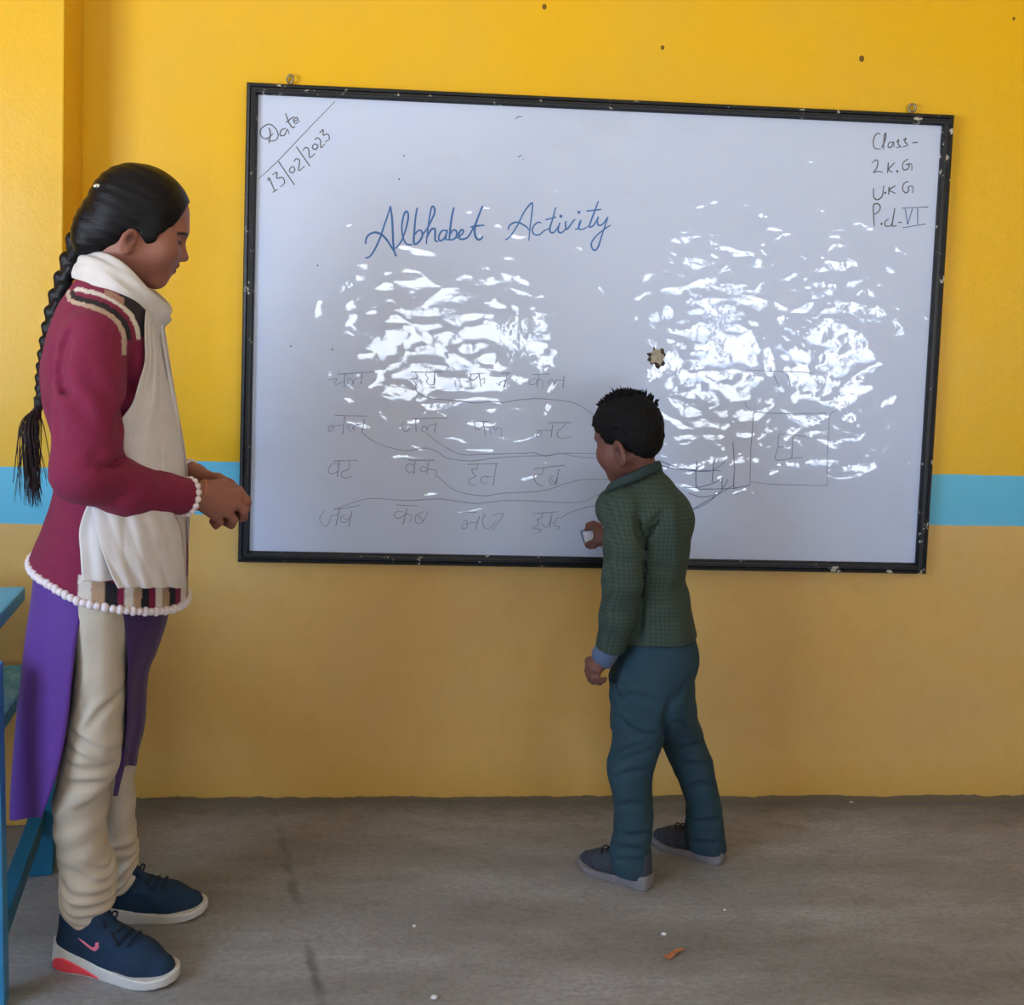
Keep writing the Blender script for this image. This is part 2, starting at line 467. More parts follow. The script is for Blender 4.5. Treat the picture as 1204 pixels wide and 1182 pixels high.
def concrete_material():
    mt, t, bs = nt('worn_concrete'); v = coords(t, (1, 1.6, 1)); vs = coords(t, (.55, 2.4, 1))
    n1 = noise(t, vs, 2.1, 6, .62); n2 = noise(t, v, 11, 5, .65); n3 = noise(t, v, 70, 4, .6)
    c = ramp(t, n1, [(.28, srgb(120, 119, 116)), (.5, srgb(146, 145, 144)), (.72, srgb(170, 171, 174))])
    c = mix(t, ramp(t, n2, [(.52, (0, 0, 0)), (.78, (.55,)*3)]), c, srgb(120, 114, 102))
    c = mix(t, ramp(t, n3, [(.35, (.35,)*3), (.6, (0, 0, 0))]), c, srgb(100, 96, 92))
    # a darker strip of floor along the wall
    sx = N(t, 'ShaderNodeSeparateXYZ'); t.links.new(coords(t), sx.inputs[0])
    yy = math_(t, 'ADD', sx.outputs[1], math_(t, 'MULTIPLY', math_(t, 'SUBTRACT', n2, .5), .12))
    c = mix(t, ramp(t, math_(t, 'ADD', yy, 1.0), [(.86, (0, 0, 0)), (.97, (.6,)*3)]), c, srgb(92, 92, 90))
    # a dark scuffed groove running towards the camera on the left
    gx = math_(t, 'ABSOLUTE', math_(t, 'ADD', math_(t, 'ADD', sx.outputs[0], math_(t, 'MULTIPLY', sx.outputs[1], .26)), math_(t, 'ADD', .349, math_(t, 'MULTIPLY', math_(t, 'SUBTRACT', n2, .5), .03))))
    g = math_(t, 'MULTIPLY', ramp(t, gx, [(.004, (1, 1, 1)), (.016, (0, 0, 0))]), ramp(t, noise(t, v, 5, 2), [(.42, (0, 0, 0)), (.6, (.6,)*3)]))
    c = mix(t, g, c, srgb(78, 76, 74))
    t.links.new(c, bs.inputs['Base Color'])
    t.links.new(ramp(t, n2, [(.3, (.55,)*3), (.7, (.75,)*3)]), bs.inputs['Roughness'])
    bs.inputs['Specular IOR Level'].default_value = .35
    bump(t, bs, math_(t, 'ADD', n2, math_(t, 'MULTIPLY', n3, .4)), .25, .006)
    return mt
M_PAINT, M_CONC = paint_material(), concrete_material()
M_CEIL = plain('whitewash', srgb(226, 224, 216), .8, .04, 6)
M_WFRAME = plain('dark_window_steel', srgb(60, 66, 70), .5, .1)
def struct(name, mb, mat):
    o = mb.build(name, mat, smooth=False); o['kind'] = 'structure'; return o
T = .2
struct('floor', MB().box((ROOM_L-T, ROOM_B-T, -.12), (ROOM_R+T, T, 0)), M_CONC)
struct('ceiling', MB().box((ROOM_L-T, ROOM_B-T, ROOM_H), (ROOM_R+T, T, ROOM_H+.15)), M_CEIL)
struct('wall_back', MB().box((ROOM_L-T, 0, 0), (ROOM_R+T, T, ROOM_H)), M_PAINT)
struct('wall_right', MB().box((ROOM_R, ROOM_B, 0), (ROOM_R+T, 0, ROOM_H)), M_PAINT)
struct('pillar', MB().box((-1.45, -.14, 0), (-.853, 0, ROOM_H), bev=.004), M_PAINT)
def pierced(name, side):
    """a wall with its window openings left out"""
    ws = [q for q in WINDOWS if q[0] == side]; mb = MB()
    lo, hi = (ROOM_L-T, ROOM_R+T) if side == 'back' else (ROOM_B, 0)
    def bx(a, b, z0, z1):
        if side == 'back': mb.box((a, ROOM_B-T, z0), (b, ROOM_B, z1))
        else: mb.box((ROOM_L-T, a, z0), (ROOM_L, b, z1))
    x = lo
    for _, a, b, z0, z1 in ws:
        bx(x, a, 0, ROOM_H); bx(a, b, 0, z0); bx(a, b, z1, ROOM_H); x = b
    bx(x, hi, 0, ROOM_H)
    return struct(name, mb, M_PAINT)
pierced('wall_front', 'back'); pierced('wall_left', 'left')
for k, (side, a, b, z0, z1) in enumerate(WINDOWS):
    mb = MB(); fw_ = .045
    def bar(u0, u1, v0, v1, dep=.05):
        if side == 'back': mb.box((u0, ROOM_B-.13, v0), (u1, ROOM_B-.13+dep, v1))
        else: mb.box((ROOM_L-.13, u0, v0), (ROOM_L-.13+dep, u1, v1))
    bar(a, a+fw_, z0, z1); bar(b-fw_, b, z0, z1); bar(a, b, z0, z0+fw_); bar(a, b, z1-fw_, z1)
    mid = (a+b)/2; bar(mid-.03, mid+.03, z0, z1)
    for q in range(1, 6):
        zq = z0+(z1-z0)*q/6; bar(a, b, zq-.007, zq+.007, .014)
    struct('window_%d' % (k+1), mb, M_WFRAME)
# pits in the plaster above the board
for px, py, rr in ((640, 8, .006), (1013, 69, .007), (779, 56, .005), (1192, 22, .004)):
    p = at(px, py, Y=0)
    mb = MB(); mb.ball((p[0], 0, p[2]), rr, 8, (1, .25, 1.2))
    o = struct('trim_pit', mb, plain('pit_in_plaster', srgb(120, 84, 30), .9))

# ------------------------------------------------------------------ the whiteboard
BX0, BX1, BZ0, BZ1, PANEL_Y = -.444, 1.386, .645, 1.865, -.016
def film_board_material():
    mt, t, bs = nt('white_board_under_clear_film')
    v = coords(t)
    n = noise(t, v, 5, 5)
    c = mix(t, n, srgb(197, 211, 240), srgb(207, 220, 246))
    # smudges of wiped marker
    sm = ramp(t, noise(t, coords(t, (1, 1, 2.2)), 3.2, 6, .7), [(.56, (0, 0, 0)), (.8, (.4,)*3)])
    c = mix(t, sm, c, srgb(184, 192, 212))
    t.links.new(c, bs.inputs['Base Color']); bs.inputs['Roughness'].default_value = .45
    bs.inputs['Specular IOR Level'].default_value = .2
    bs.inputs['Coat Weight'].default_value = 1.0; bs.inputs['Coat Roughness'].default_value = .035; bs.inputs['Coat IOR'].default_value = 1.5
    # the film: slack waves, crumples and small air bubbles
    wv = noise(t, coords(t, (1.0, 1, 1.5)), 2.2, 1, .4)
    cr = noise(t, coords(t, (1.0, 1, 1.8)), 5.5, 2, .5)
    ridge = math_(t, 'POWER', math_(t, 'SUBTRACT', 1.0, math_(t, 'ABSOLUTE', math_(t, 'SUBTRACT', math_(t, 'MULTIPLY', cr, 2), 1.0))), 5.0)
    fine = noise(t, coords(t, (1, 1, 1.5)), 17, 3, .55)
    h = math_(t, 'ADD', math_(t, 'MULTIPLY', wv, .6), math_(t, 'ADD', math_(t, 'MULTIPLY', ridge, .13), math_(t, 'MULTIPLY', fine, .06)))
    bump(t, bs, h, 1.0, FILM_DIST, 'Coat Normal')
    return mt
FILM_DIST = .010
def frame_material():
    mt, t, bs = nt('black_painted_wood'); v = coords(t)
    n1 = noise(t, coords(t, (1, 1, 1)), 26, 5, .7); n2 = noise(t, coords(t, (1, 1, 1)), 160, 3)
    c = mix(t, ramp(t, n2, [(.4, (0, 0, 0)), (.75, (1, 1, 1))]), srgb(8, 10, 15), srgb(28, 33, 40))
    c = mix(t, ramp(t, n1, [(.635, (0, 0, 0)), (.66, (1, 1, 1))]), c, srgb(190, 184, 172))
    t.links.new(c, bs.inputs['Base Color']); bs.inputs['Roughness'].default_value = .42
    bump(t, bs, n2, .3, .002)
    return mt
board = empty('whiteboard', ((BX0+BX1)/2, 0, BZ0), 0,
              'large white board in a chipped black wooden frame, covered in writing', 'whiteboard')
def on_board(o): o.matrix_parent_inverse = Matrix.Translation(-board.location); return o
M_FRAME = frame_material()
prof = [(0, 0), (0, .026), (.003, .030), (.009, .031), (.0115, .027), (.0165, .027), (.0185, .0315), (.0235, .030), (.028, .022), (.028, .008)]
mb = MB(); rings = []
for (x, z, sx_, sz_) in ((BX0, BZ0, 1, 1), (BX1, BZ0, -1, 1), (BX1, BZ1, -1, -1), (BX0, BZ1, 1, -1)):
    rings.append([mb.bm.verts.new((x+u*sx_, -v_, z+u*sz_)) for u, v_ in prof])
for i in range(4):
    A, B = rings[i], rings[(i+1) % 4]
    for k in range(len(prof)-1): mb.bm.faces.new((A[k], B[k], B[k+1], A[k+1]))
    mb.bm.faces.new((A[-1], B[-1], B[0], A[0]))
on_board(mb.build('frame', M_FRAME, board, smooth=False))
mb = MB(); mb.box((BX0+.02, PANEL_Y, BZ0+.02), (BX1-.02, -.004, BZ1-.02))
on_board(mb.build('board_panel', film_board_material(), board, smooth=False))
M_STEEL = plain('worn_steel', srgb(150, 140, 120), .4, .2, metal=.9)
for px, py, x_ in ((341, 93, 0), (1073, 129, 0)):           # screw eyes on the top rail
    p = at(px, py, Y=-.015); x, z = p[0], BZ1
    mb = MB()
    mb.tube([(x+.008*math.sin(a), -.012-.004*math.sin(a), z+.016+.010*math.cos(a)) for a in np.linspace(0, 2*math.pi, 17)[:-1]], .0028, 8, closed=True)
    mb.tube([(x, -.012, z-.004), (x, -.012, z+.007)], .004, 8)
    on_board(mb.build('hanging_hook', M_STEEL, board))

# ---- writing: strokes traced as pen paths on the panel
M_BLUE = plain('blue_marker_ink', srgb(58, 116, 184), .5, .2, 60, 0)
M_PALEBLUE = plain('faded_blue_marker_ink', srgb(92, 122, 172), .5, .2, 60, 0)
M_GREY = plain('grey_marker_ink', srgb(92, 92, 104), .5, .25, 60, 0)
M_FAINT = plain('faint_violet_marker_ink', srgb(146, 152, 186), .5, .25, 60, 0)
M_FAINTER = plain('half_wiped_marker_ink', srgb(156, 166, 196), .5, .25, 60, 0)
def ink(name, origin, scale, strokes, width, mat, label=None, sub=5):
    mb = MB()
    for st in strokes:
        P = [at(origin[0]+x/scale, origin[1]+y/scale, Y=PANEL_Y) for x, y in st]
        if len(P) == 1:
            mb.ball((P[0][0], PANEL_Y, P[0][2]), width*.9, 8, (1, .12, 1)); continue
        P = spline(P, sub) if len(P) > 2 else P
        n = len(P); rad = [width*.5*(.75+.25*math.sin(math.pi*min(1, (i+.5)/n*1.1))) for i in range(n)]
        mb.tube([(p[0], 0, p[2]) for p in P], rad, 6, (1, .16, 1))
        # the tube was laid at Y = 0: move the new verts onto the panel
    for v_ in mb.bm.verts:
        if v_.co.y > PANEL_Y/2: v_.co.y += PANEL_Y
    o = on_board(mb.build(name, mat, board))
    if label: o['label'] = label
    return o
A_ = (420, 230); B_ = (580, 230)
ink('written_word', A_, 7.525, [
 [(75, 430), (80, 380), (110, 342), (160, 326), (215, 345), (260, 390), (300, 450), (330, 500), (345, 535)],
 [(70, 552), (110, 540), (150, 485), (200, 380), (240, 260), (275, 160), (293, 92)],
 [(293, 92), (308, 200), (315, 330), (320, 440), (340, 538)],
 [(336, 470), (380, 420), (420, 330), (448, 220), (450, 160), (432, 140), (410, 180), (395, 260), (400, 350), (425, 415), (455, 435), (490, 430)],
 [(530, 108), (515, 200), (505, 320), (500, 400), (512, 430), (545, 410), (575, 360), (570, 315), (540, 310), (510, 345)],
 [(575, 352), (620, 290), (660, 210), (685, 150), (680, 105), (660, 100), (645, 160), (630, 260), (610, 430)],
 [(612, 380), (650, 305), (685, 295), (690, 340), (690, 395), (715, 410)],
 [(790, 312), (755, 310), (725, 350), (725, 395), (760, 390), (790, 340), (796, 302), (785, 385), (808, 388)],
 [(855, 105), (835, 200), (820, 320), (815, 398)],
 [(820, 350), (850, 305), (880, 320), (875, 365), (845, 390), (815, 392)],
 [(880, 378), (925, 345), (940, 312), (920, 303), (900, 340), (905, 380), (940, 385), (985, 360), (1040, 260), (1080, 170), (1110, 92)],
 [(1110, 92), (1070, 190), (1040, 290), (1045, 360), (1070, 390), (1100, 380), (1110, 355)],
 [(1000, 280), (1050, 270), (1125, 262)]], .0056, M_BLUE, 'blue marker word reading Albhabet')
ink('written_word', B_, 7.525, [
 [(130, 305), (145, 265), (190, 237), (240, 245), (290, 275), (325, 312)],
 [(105, 395), (150, 360), (210, 270), (270, 150), (325, 78), (347, 73), (340, 160), (330, 250), (320, 330), (315, 400)],
 [(425, 245), (400, 235), (360, 265), (345, 310), (365, 345), (410, 345), (450, 312), (500, 290)],
 [(552, 103), (530, 190), (505, 270), (500, 310), (515, 330), (545, 318), (580, 265)], [(460, 215), (555, 190)],
 [(590, 240), (575, 290), (580, 325), (612, 325), (640, 290)], [(598, 183)],
 [(640, 225), (640, 270), (650, 300), (690, 250), (722, 208)],
 [(722, 300), (755, 285), (775, 215), (755, 270), (765, 300), (800, 295), (842, 272)], [(757, 148)],
 [(930, 48), (900, 130), (870, 210), (850, 275), (882, 268), (920, 210)], [(825, 138), (955, 122)],
 [(930, 185), (920, 230), (935, 265), (970, 250), (1015, 188)],
 [(1015, 188), (985, 280), (955, 370), (930, 450), (900, 485), (875, 465), (868, 420), (900, 370), (960, 315), (1038, 262)]], .0046, M_BLUE, 'blue marker word reading Activity')
D_ = (290, 90)
ink('written_word', D_, 5.733, [
 [(180, 385), (130, 420), (95, 395), (100, 350), (150, 322), (190, 345), (212, 390), (200, 425), (160, 435), (130, 412)],
 [(150, 345), (160, 390), (150, 450)],
 [(265, 350), (235, 360), (225, 395), (255, 395), (275, 355), (285, 388)],
 [(262, 248), (285, 310), (310, 345), (325, 335)], [(265, 310), (318, 270)],
 [(315, 302), (345, 290), (335, 275), (315, 295), (330, 318), (357, 296)]], .0036, M_GREY, 'grey marker word reading Date')
ink('written_line', D_, 5.733, [[(80, 690), (200, 580), (400, 370), (597, 166)]], .0024, M_GREY)
ink('written_number', D_, 5.733, [
 [(145, 705), (152, 685), (190, 775)], [(175, 782), (208, 760)],
 [(172, 665), (205, 645), (203, 685), (240, 680), (256, 715), (228, 745)], [(215, 573), (322, 730)],
 [(300, 610), (288, 635), (308, 650), (325, 630), (315, 608), (300, 610)],
 [(318, 575), (335, 555), (357, 570), (350, 635), (392, 603)], [(335, 473), (427, 606)],
 [(378, 500), (395, 480), (417, 490), (425, 547), (462, 518)],
 [(450, 460), (443, 480), (463, 492), (480, 472), (467, 455), (450, 460)],
 [(458, 430), (475, 413), (497, 430), (500, 480), (527, 453)],
 [(490, 383), (515, 358), (517, 395), (547, 388), (557, 420), (530, 442)]], .0036, M_GREY, 'grey marker date 13/02/2023')
E_ = (1000, 110)
ink('written_word', E_, 5.902, [
 [(207, 285), (190, 275), (166, 300), (158, 340), (168, 380), (210, 385)], [(215, 378), (242, 320), (245, 275), (233, 300), (230, 388)],
 [(292, 335), (265, 345), (262, 372), (285, 370), (298, 335), (302, 372)], [(318, 338), (335, 320), (330, 350), (347, 370), (318, 374)],
 [(365, 325), (385, 310), (377, 335), (397, 358), (360, 372)], [(428, 342), (467, 338)]], .0036, M_GREY, 'grey marker word reading Class')
ink('written_word', E_, 5.902, [
 [(148, 482), (180, 460), (190, 480), (180, 520), (160, 548), (190, 540), (224, 546)], [(262, 478), (258, 552)], [(307, 480), (265, 525), (292, 547)],
 [(325, 540)], [(402, 455), (375, 470), (360, 500), (370, 530), (400, 522), (407, 495), (385, 495), (422, 490), (425, 537)]], .0036, M_GREY, 'grey marker letters L K G')
ink('written_word', E_, 5.902, [
 [(160, 658), (162, 720), (190, 736), (220, 710), (231, 638)], [(241, 690)], [(268, 648), (264, 702)], [(312, 640), (270, 670), (314, 693)],
 [(402, 610), (370, 625), (362, 665), (385, 690), (405, 670), (400, 650), (432, 645), (430, 692)]], .0036, M_GREY, 'grey marker letters U K G')
ink('written_word', E_, 5.902, [
 [(165, 922), (160, 840), (160, 775), (190, 765), (207, 790), (190, 825), (165, 837)], [(215, 905)],
 [(267, 870), (240, 890), (245, 920), (280, 915), (292, 880)], [(308, 795), (295, 870), (290, 920), (320, 915)], [(330, 895), (354, 893)]], .0036, M_GREY, 'grey marker letters P d')
ink('written_word', E_, 5.902, [[(355, 796), (540, 787)], [(380, 800), (397, 908)], [(430, 800), (397, 908)], [(466, 797), (466, 908)], [(362, 932), (522, 905)]], .0030, M_PALEBLUE, 'pale blue Roman numeral VI')
F_, G_, H_, I_ = (370, 420), (530, 420), (370, 530), (530, 530)
words = [
 ('first word of the top row', F_, [[(160, 122), (420, 104)], [(90, 162), (140, 155), (158, 157), (140, 180), (150, 195), (190, 180), (213, 163)], [(215, 120), (208, 212)],
  [(240, 195), (230, 168), (250, 150), (267, 165), (270, 195), (280, 162), (300, 150), (327, 150)], [(335, 115), (327, 192)]]),
 ('second word of the top row', F_, [[(680, 105), (905, 105)], [(712, 108), (727, 138), (700, 158), (668, 155)], [(695, 160), (715, 185), (728, 215)],
  [(800, 90), (785, 125), (805, 148), (790, 168), (805, 190), (838, 195), (855, 150)], [(850, 106), (843, 198)]]),
 ('third word of the top row', G_, [[(130, 120), (190, 118), (252, 112)], [(145, 118), (140, 160), (172, 158), (190, 132)], [(198, 115), (215, 208)], [(212, 165), (240, 150), (236, 192)],
  [(322, 185), (345, 200), (350, 178), (388, 165)], [(402, 112), (375, 222)], [(360, 116), (422, 112)]]),
 ('last word of the top row', G_, [[(575, 125), (702, 120)], [(605, 150), (562, 165), (560, 195), (600, 188), (615, 160), (650, 168), (648, 222)], [(625, 122), (610, 212)],
  [(700, 195), (690, 175), (720, 160), (735, 190), (750, 165), (800, 168)], [(803, 130), (793, 222)]]),
 ('first word of the second row', F_, [[(145, 412), (372, 418)], [(88, 490), (130, 485), (128, 515), (103, 525), (98, 505), (130, 490), (207, 478)], [(213, 418), (198, 547)],
  [(258, 530), (235, 500), (250, 475), (277, 480), (280, 512), (268, 500), (300, 480), (347, 473)], [(352, 440), (335, 537)]]),
 ('second word of the second row', F_, [[(695, 435), (938, 432)], [(632, 455), (615, 490), (640, 527), (670, 512), (680, 480), (727, 470)], [(715, 438), (718, 532)],
  [(782, 530), (755, 520), (768, 490), (790, 495), (795, 520), (810, 485), (857, 475)], [(862, 462), (845, 537)]]),
 ('third word of the second row', G_, [[(105, 458), (272, 455)], [(168, 458), (172, 500), (200, 512), (228, 488)], [(230, 453), (245, 557)],
  [(288, 547), (272, 512), (298, 490), (316, 520), (330, 500), (362, 512), (355, 562)]]),
 ('last word of the second row', G_, [[(690, 465), (852, 463)], [(605, 518), (640, 523), (627, 560), (603, 556), (640, 520), (717, 520)], [(722, 478), (710, 567)],
  [(812, 468), (790, 500), (760, 520), (755, 557), (790, 577), (852, 563)]]),
 ('first word of the third row', H_, [[(135, 73), (302, 68)], [(172, 98), (130, 92), (97, 130), (110, 162), (150, 155), (174, 130)], [(175, 75), (160, 187)],
  [(247, 75), (242, 130), (200, 147), (189, 177), (220, 196), (267, 180)]]),
 ('second word of the third row', H_, [[(660, 68), (852, 68)], [(702, 100), (660, 96), (645, 125), (660, 152), (697, 148)], [(710, 70), (700, 167)],
  [(792, 120), (755, 115), (747, 140), (775, 150), (800, 132), (832, 135), (862, 142), (858, 187)], [(807, 75), (795, 162)]]),
 ('third word of the third row', I_, [[(118, 97), (337, 92)], [(187, 98), (185, 128), (150, 132), (160, 165), (178, 180), (132, 205), (135, 237), (177, 246)],
  [(262, 180), (225, 185), (213, 215), (240, 236), (262, 222)], [(255, 188), (287, 180)], [(323, 93), (300, 247)]]),
 ('last word of the third row', I_, [[(585, 130), (807, 103)], [(660, 125), (640, 170), (600, 167), (590, 200), (615, 235), (652, 252)],
  [(732, 180), (700, 195), (703, 230), (735, 236), (752, 190)], [(765, 130), (745, 243)], [(708, 200), (735, 225)]]),
 ('first word of the bottom row', H_, [[(138, 412), (200, 410), (322, 388)], [(72, 425), (38, 468), (45, 515), (80, 536), (105, 500), (117, 465), (162, 455)], [(177, 412), (150, 532)],
  [(217, 455), (185, 470), (185, 500), (225, 506), (252, 460)], [(265, 425), (240, 542)], [(198, 475), (240, 492)]]),
 ('second word of the bottom row', H_, [[(578, 385), (727, 392)], [(627, 435), (585, 430), (563, 460), (590, 480), (630, 460), (655, 450), (687, 465), (670, 507)], [(652, 412), (625, 523)],
  [(772, 432), (722, 455), (713, 500), (750, 517), (792, 460), (797, 428)], [(735, 460), (765, 495)]]),
 ('third word of the bottom row', I_, [[(100, 435), (182, 435)], [(83, 502), (115, 500), (112, 545), (80, 550), (95, 520), (187, 505)], [(203, 462), (173, 563)],
  [(222, 445), (243, 455), (225, 490), (240, 546), (280, 546), (327, 488)], [(298, 455), (372, 452), (288, 567)]]),
 ('last word of the bottom row', I_, [[(580, 445), (660, 440), (762, 432)], [(652, 443), (640, 475), (610, 490), (622, 520), (578, 550)], [(580, 552), (642, 560), (612, 582)],
  [(640, 515), (680, 542), (712, 470)], [(717, 450), (700, 547)], [(772, 468), (745, 490), (730, 530), (772, 542), (742, 565)]])]
for lab, o_, st in words:
    ink('written_word', o_, 6.02, st, .0026, M_FAINT, 'handwritten Hindi word, '+lab)
K_ = (340, 400)
lines = [[(470, 165), (478, 195), (520, 215), (580, 222), (640, 228), (700, 234), (760, 228), (800, 232), (860, 222), (930, 218), (1030, 228), (1075, 240), (1140, 282)],
 [(270, 345), (330, 385), (430, 412), (500, 402), (550, 415), (590, 440), (680, 450), (760, 440), (880, 432), (960, 430), (1010, 422), (1060, 432), (1100, 438), (1200, 440)],
 [(510, 345), (560, 385), (640, 425), (740, 425), (870, 422), (910, 420), (960, 432), (1020, 422), (1200, 424)],
 [(550, 505), (620, 560), (720, 580), (800, 570), (940, 562), (1030, 535), (1100, 520), (1250, 520)],
 [(170, 632), (240, 605), (310, 590), (440, 598), (560, 592), (690, 608), (800, 598), (920, 600), (1020, 605), (1100, 600), (1165, 570), (1250, 545)],
 [(1010, 665), (1040, 645), (1100, 625), (1200, 606)]]
for st in lines:
    ink('drawn_line', K_, 3.168, [st], .0026, M_FAINT)
J_ = (840, 420)
ink('drawn_house', J_, 6.95, [
 [(260, 105), (450, 114), (700, 122), (805, 131)], [(480, 130), (500, 180), (535, 245)], [(585, 130), (612, 190), (622, 240)], [(250, 370), (275, 420), (300, 440)],
 [(322, 446), (480, 458), (700, 462), (922, 455)], [(1000, 440), (945, 470), (935, 600), (922, 780), (920, 1052)], [(320, 450), (310, 600), (298, 760), (290, 1050)],
 [(295, 1018), (480, 1040), (700, 1045), (922, 1051)], [(527, 628), (518, 740), (503, 838), (640, 828), (725, 820)], [(525, 632), (650, 638), (775, 656)],
 [(642, 640), (632, 828)], [(520, 735), (610, 735)]], .0026, M_FAINT, 'faint line drawing of a house')
Q_ = (740, 400); M_BOAT = plain('slate_blue_marker_ink', srgb(112, 122, 166), .5, .2, 60, 0)
ink('drawn_boat', Q_, 3.168, [
 [(250, 450), (248, 500), (252, 550), (290, 555), (400, 552)], [(315, 445), (308, 530)], [(115, 450), (180, 475), (250, 488), (310, 485), (357, 453)], [(100, 462), (170, 480), (250, 484), (340, 487)],
 [(200, 548), (260, 548), (320, 530), (352, 508)], [(345, 515), (345, 560)], [(240, 632), (300, 600), (350, 550), (367, 518)], [(235, 630), (330, 575), (392, 538)],
 [(390, 498), (388, 555)], [(220, 570), (270, 585), (325, 574)], [(385, 380), (390, 440), (392, 500)], [(388, 552), (450, 540)]], .0028, M_BOAT, 'faint line drawing of a boat with curved hull lines')
for st_ in [[(853, 158), (862, 150), (874, 150)], [(862, 275), (872, 268)], [(876, 280), (879, 282)], [(510, 270)], [(495, 342)], [(244, 608)], [(162, 856)], [(290, 866)]]:
    ink('stray_mark', (280, 80), 2.617, [st_], .0026, M_GREY)
# torn hole in the film
rr = random.Random(3)
cen = at(773, 420, Y=PANEL_Y)
def blob(name, r0, jit, y, mat, sz=1.0, n=22):
    mb = MB(); ctr = mb.bm.verts.new((cen[0], y, cen[2])); vs = []
    for k in range(n):
        a = 2*math.pi*k/n; q = r0*(1+jit*(rr.random()-.5)*2)
        vs.append(mb.bm.verts.new((cen[0]+q*math.cos(a), y, cen[2]+q*sz*math.sin(a))))
    for k in range(n): mb.bm.faces.new((ctr, vs[k], vs[(k+1) % n]))
    r_ = bmesh.ops.extrude_face_region(mb.bm, geom=mb.bm.faces[:])
    for v_ in r_['geom']:
        if isinstance(v_, bmesh.types.BMVert): v_.co.y += .0006
    return on_board(mb.build(name, mat, board, smooth=False))
blob('torn_hole', .023, .35, PANEL_Y-.0008, plain('burnt_edge', srgb(58, 54, 50), .9, .3, 60), 1.1)['label'] = 'dark ragged hole'
blob('exposed_backing', .017, .3, PANEL_Y-.0016, plain('exposed_backing', srgb(172, 160, 140), .9, .3, 90), 1.1)

# ------------------------------------------------------------------ the blue desk at the left edge
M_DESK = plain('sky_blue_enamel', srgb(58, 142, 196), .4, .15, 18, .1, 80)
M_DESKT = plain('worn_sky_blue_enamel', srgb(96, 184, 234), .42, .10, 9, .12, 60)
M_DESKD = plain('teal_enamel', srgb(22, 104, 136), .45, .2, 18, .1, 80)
def shelf_paint():
    mt, t, bs = nt('chipped_sky_blue_enamel'); v = coords(t, (1.5, 1, 1)); n = noise(t, v, 14, 5, .7)
    c = ramp(t, n, [(.4, srgb(62, 146, 192)), (.55, srgb(100, 178, 208)), (.68, srgb(170, 212, 224))])
    t.links.new(c, bs.inputs['Base Color']); bs.inputs['Roughness'].default_value = .45; return mt
ang = math.atan2(.085, .46)
desk = empty('desk', (-.815, -.34, 0), ang, 'sky-blue painted school desk at the left edge, behind the woman', 'desk')
# desk space: +y along the right-hand side away from the camera, -x to the left
M_ = Matrix.Translation((-.04, 0, 0)) @ Matrix.Rotation(-math.radians(3), 4, 'Z')
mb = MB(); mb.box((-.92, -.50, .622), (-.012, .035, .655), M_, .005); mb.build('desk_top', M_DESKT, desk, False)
mb = MB(); mb.box((-.90, -.30, .396), (-.010, .16, .430), M_, .004); mb.build('shelf', shelf_paint(), desk, False)
for x_, y_ in ((0, 0), (0, -.455), (-.9, 0), (-.9, -.455)):
    mb = MB(); mb.box((-.030, -.022, 0), (.020, .022, .645), Matrix.Translation((x_-(.012 if y_ else 0), y_, 0)) @ Matrix.Shear('XY', 4, (.02 if x_ and y_ else -.02 if y_ else .02, 0)), .003)
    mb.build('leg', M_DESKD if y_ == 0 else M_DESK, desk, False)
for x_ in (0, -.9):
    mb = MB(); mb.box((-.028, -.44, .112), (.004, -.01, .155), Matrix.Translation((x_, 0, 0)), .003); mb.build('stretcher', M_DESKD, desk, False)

# ------------------------------------------------------------------ litter on the floor
p = at(792, 1125, Z=0)
o = MB(); rr = random.Random(5)
c0 = o.bm.verts.new((0, 0, .004)); vs = []
for a, q in ((0, .026), (.5, .030), (1.1, .017), (1.9, .012), (2.6, .020), (3.2, .027), (3.9, .016), (4.6, .010), (5.4, .013)):
    vs.append(o.bm.verts.new((q*math.cos(a), q*.55*math.sin(a)+.012*math.cos(a), .001+.006*rr.random())))
for k in range(len(vs)): o.bm.faces.new((c0, vs[k], vs[(k+1) % len(vs)]))
bmesh.ops.solidify(o.bm, geom=o.bm.faces[:], thickness=.002)
oo = o.build('pencil_shaving', plain('orange_peel_wood', srgb(222, 158, 112), .7, .2, 60), None, False); oo.location = (p[0], p[1], .002)
tag(oo, 'orange-brown shaving lying on the grey floor in front of the boy', 'shaving')
M_SCRAP = plain('white_chalk', srgb(225, 225, 225), .8)
for px, py, q, lab in ((780, 1100, .005, 'white chalk crumb on the floor just behind the orange shaving'), (510, 1175, .006, 'white chalk crumb at the bottom edge of the floor, nearest the camera'),
                       (487, 1090, .004, 'small white chalk crumb on the floor left of the boy, alone'), (852, 1071, .0035, 'tiny white chalk crumb on the floor below the boy\'s right shoe'),
                       (1001, 944, .004, 'tiny white crumb on the floor against the wall right of the boy')):
    p = at(px, py, Z=0); mb = MB()
    bmesh.ops.create_icosphere(mb.bm, subdivisions=1, radius=q, matrix=Matrix.Diagonal((1.2, .9, .7, 1)))
    for v_ in mb.bm.verts: v_.co *= .8+.4*rr.random()
    o = mb.build('chalk_crumb', M_SCRAP, None, False); o.location = (p[0], min(p[1], -.006), q*.6)
    tag(o, lab, 'chalk crumb', 'chalk crumbs on the floor')
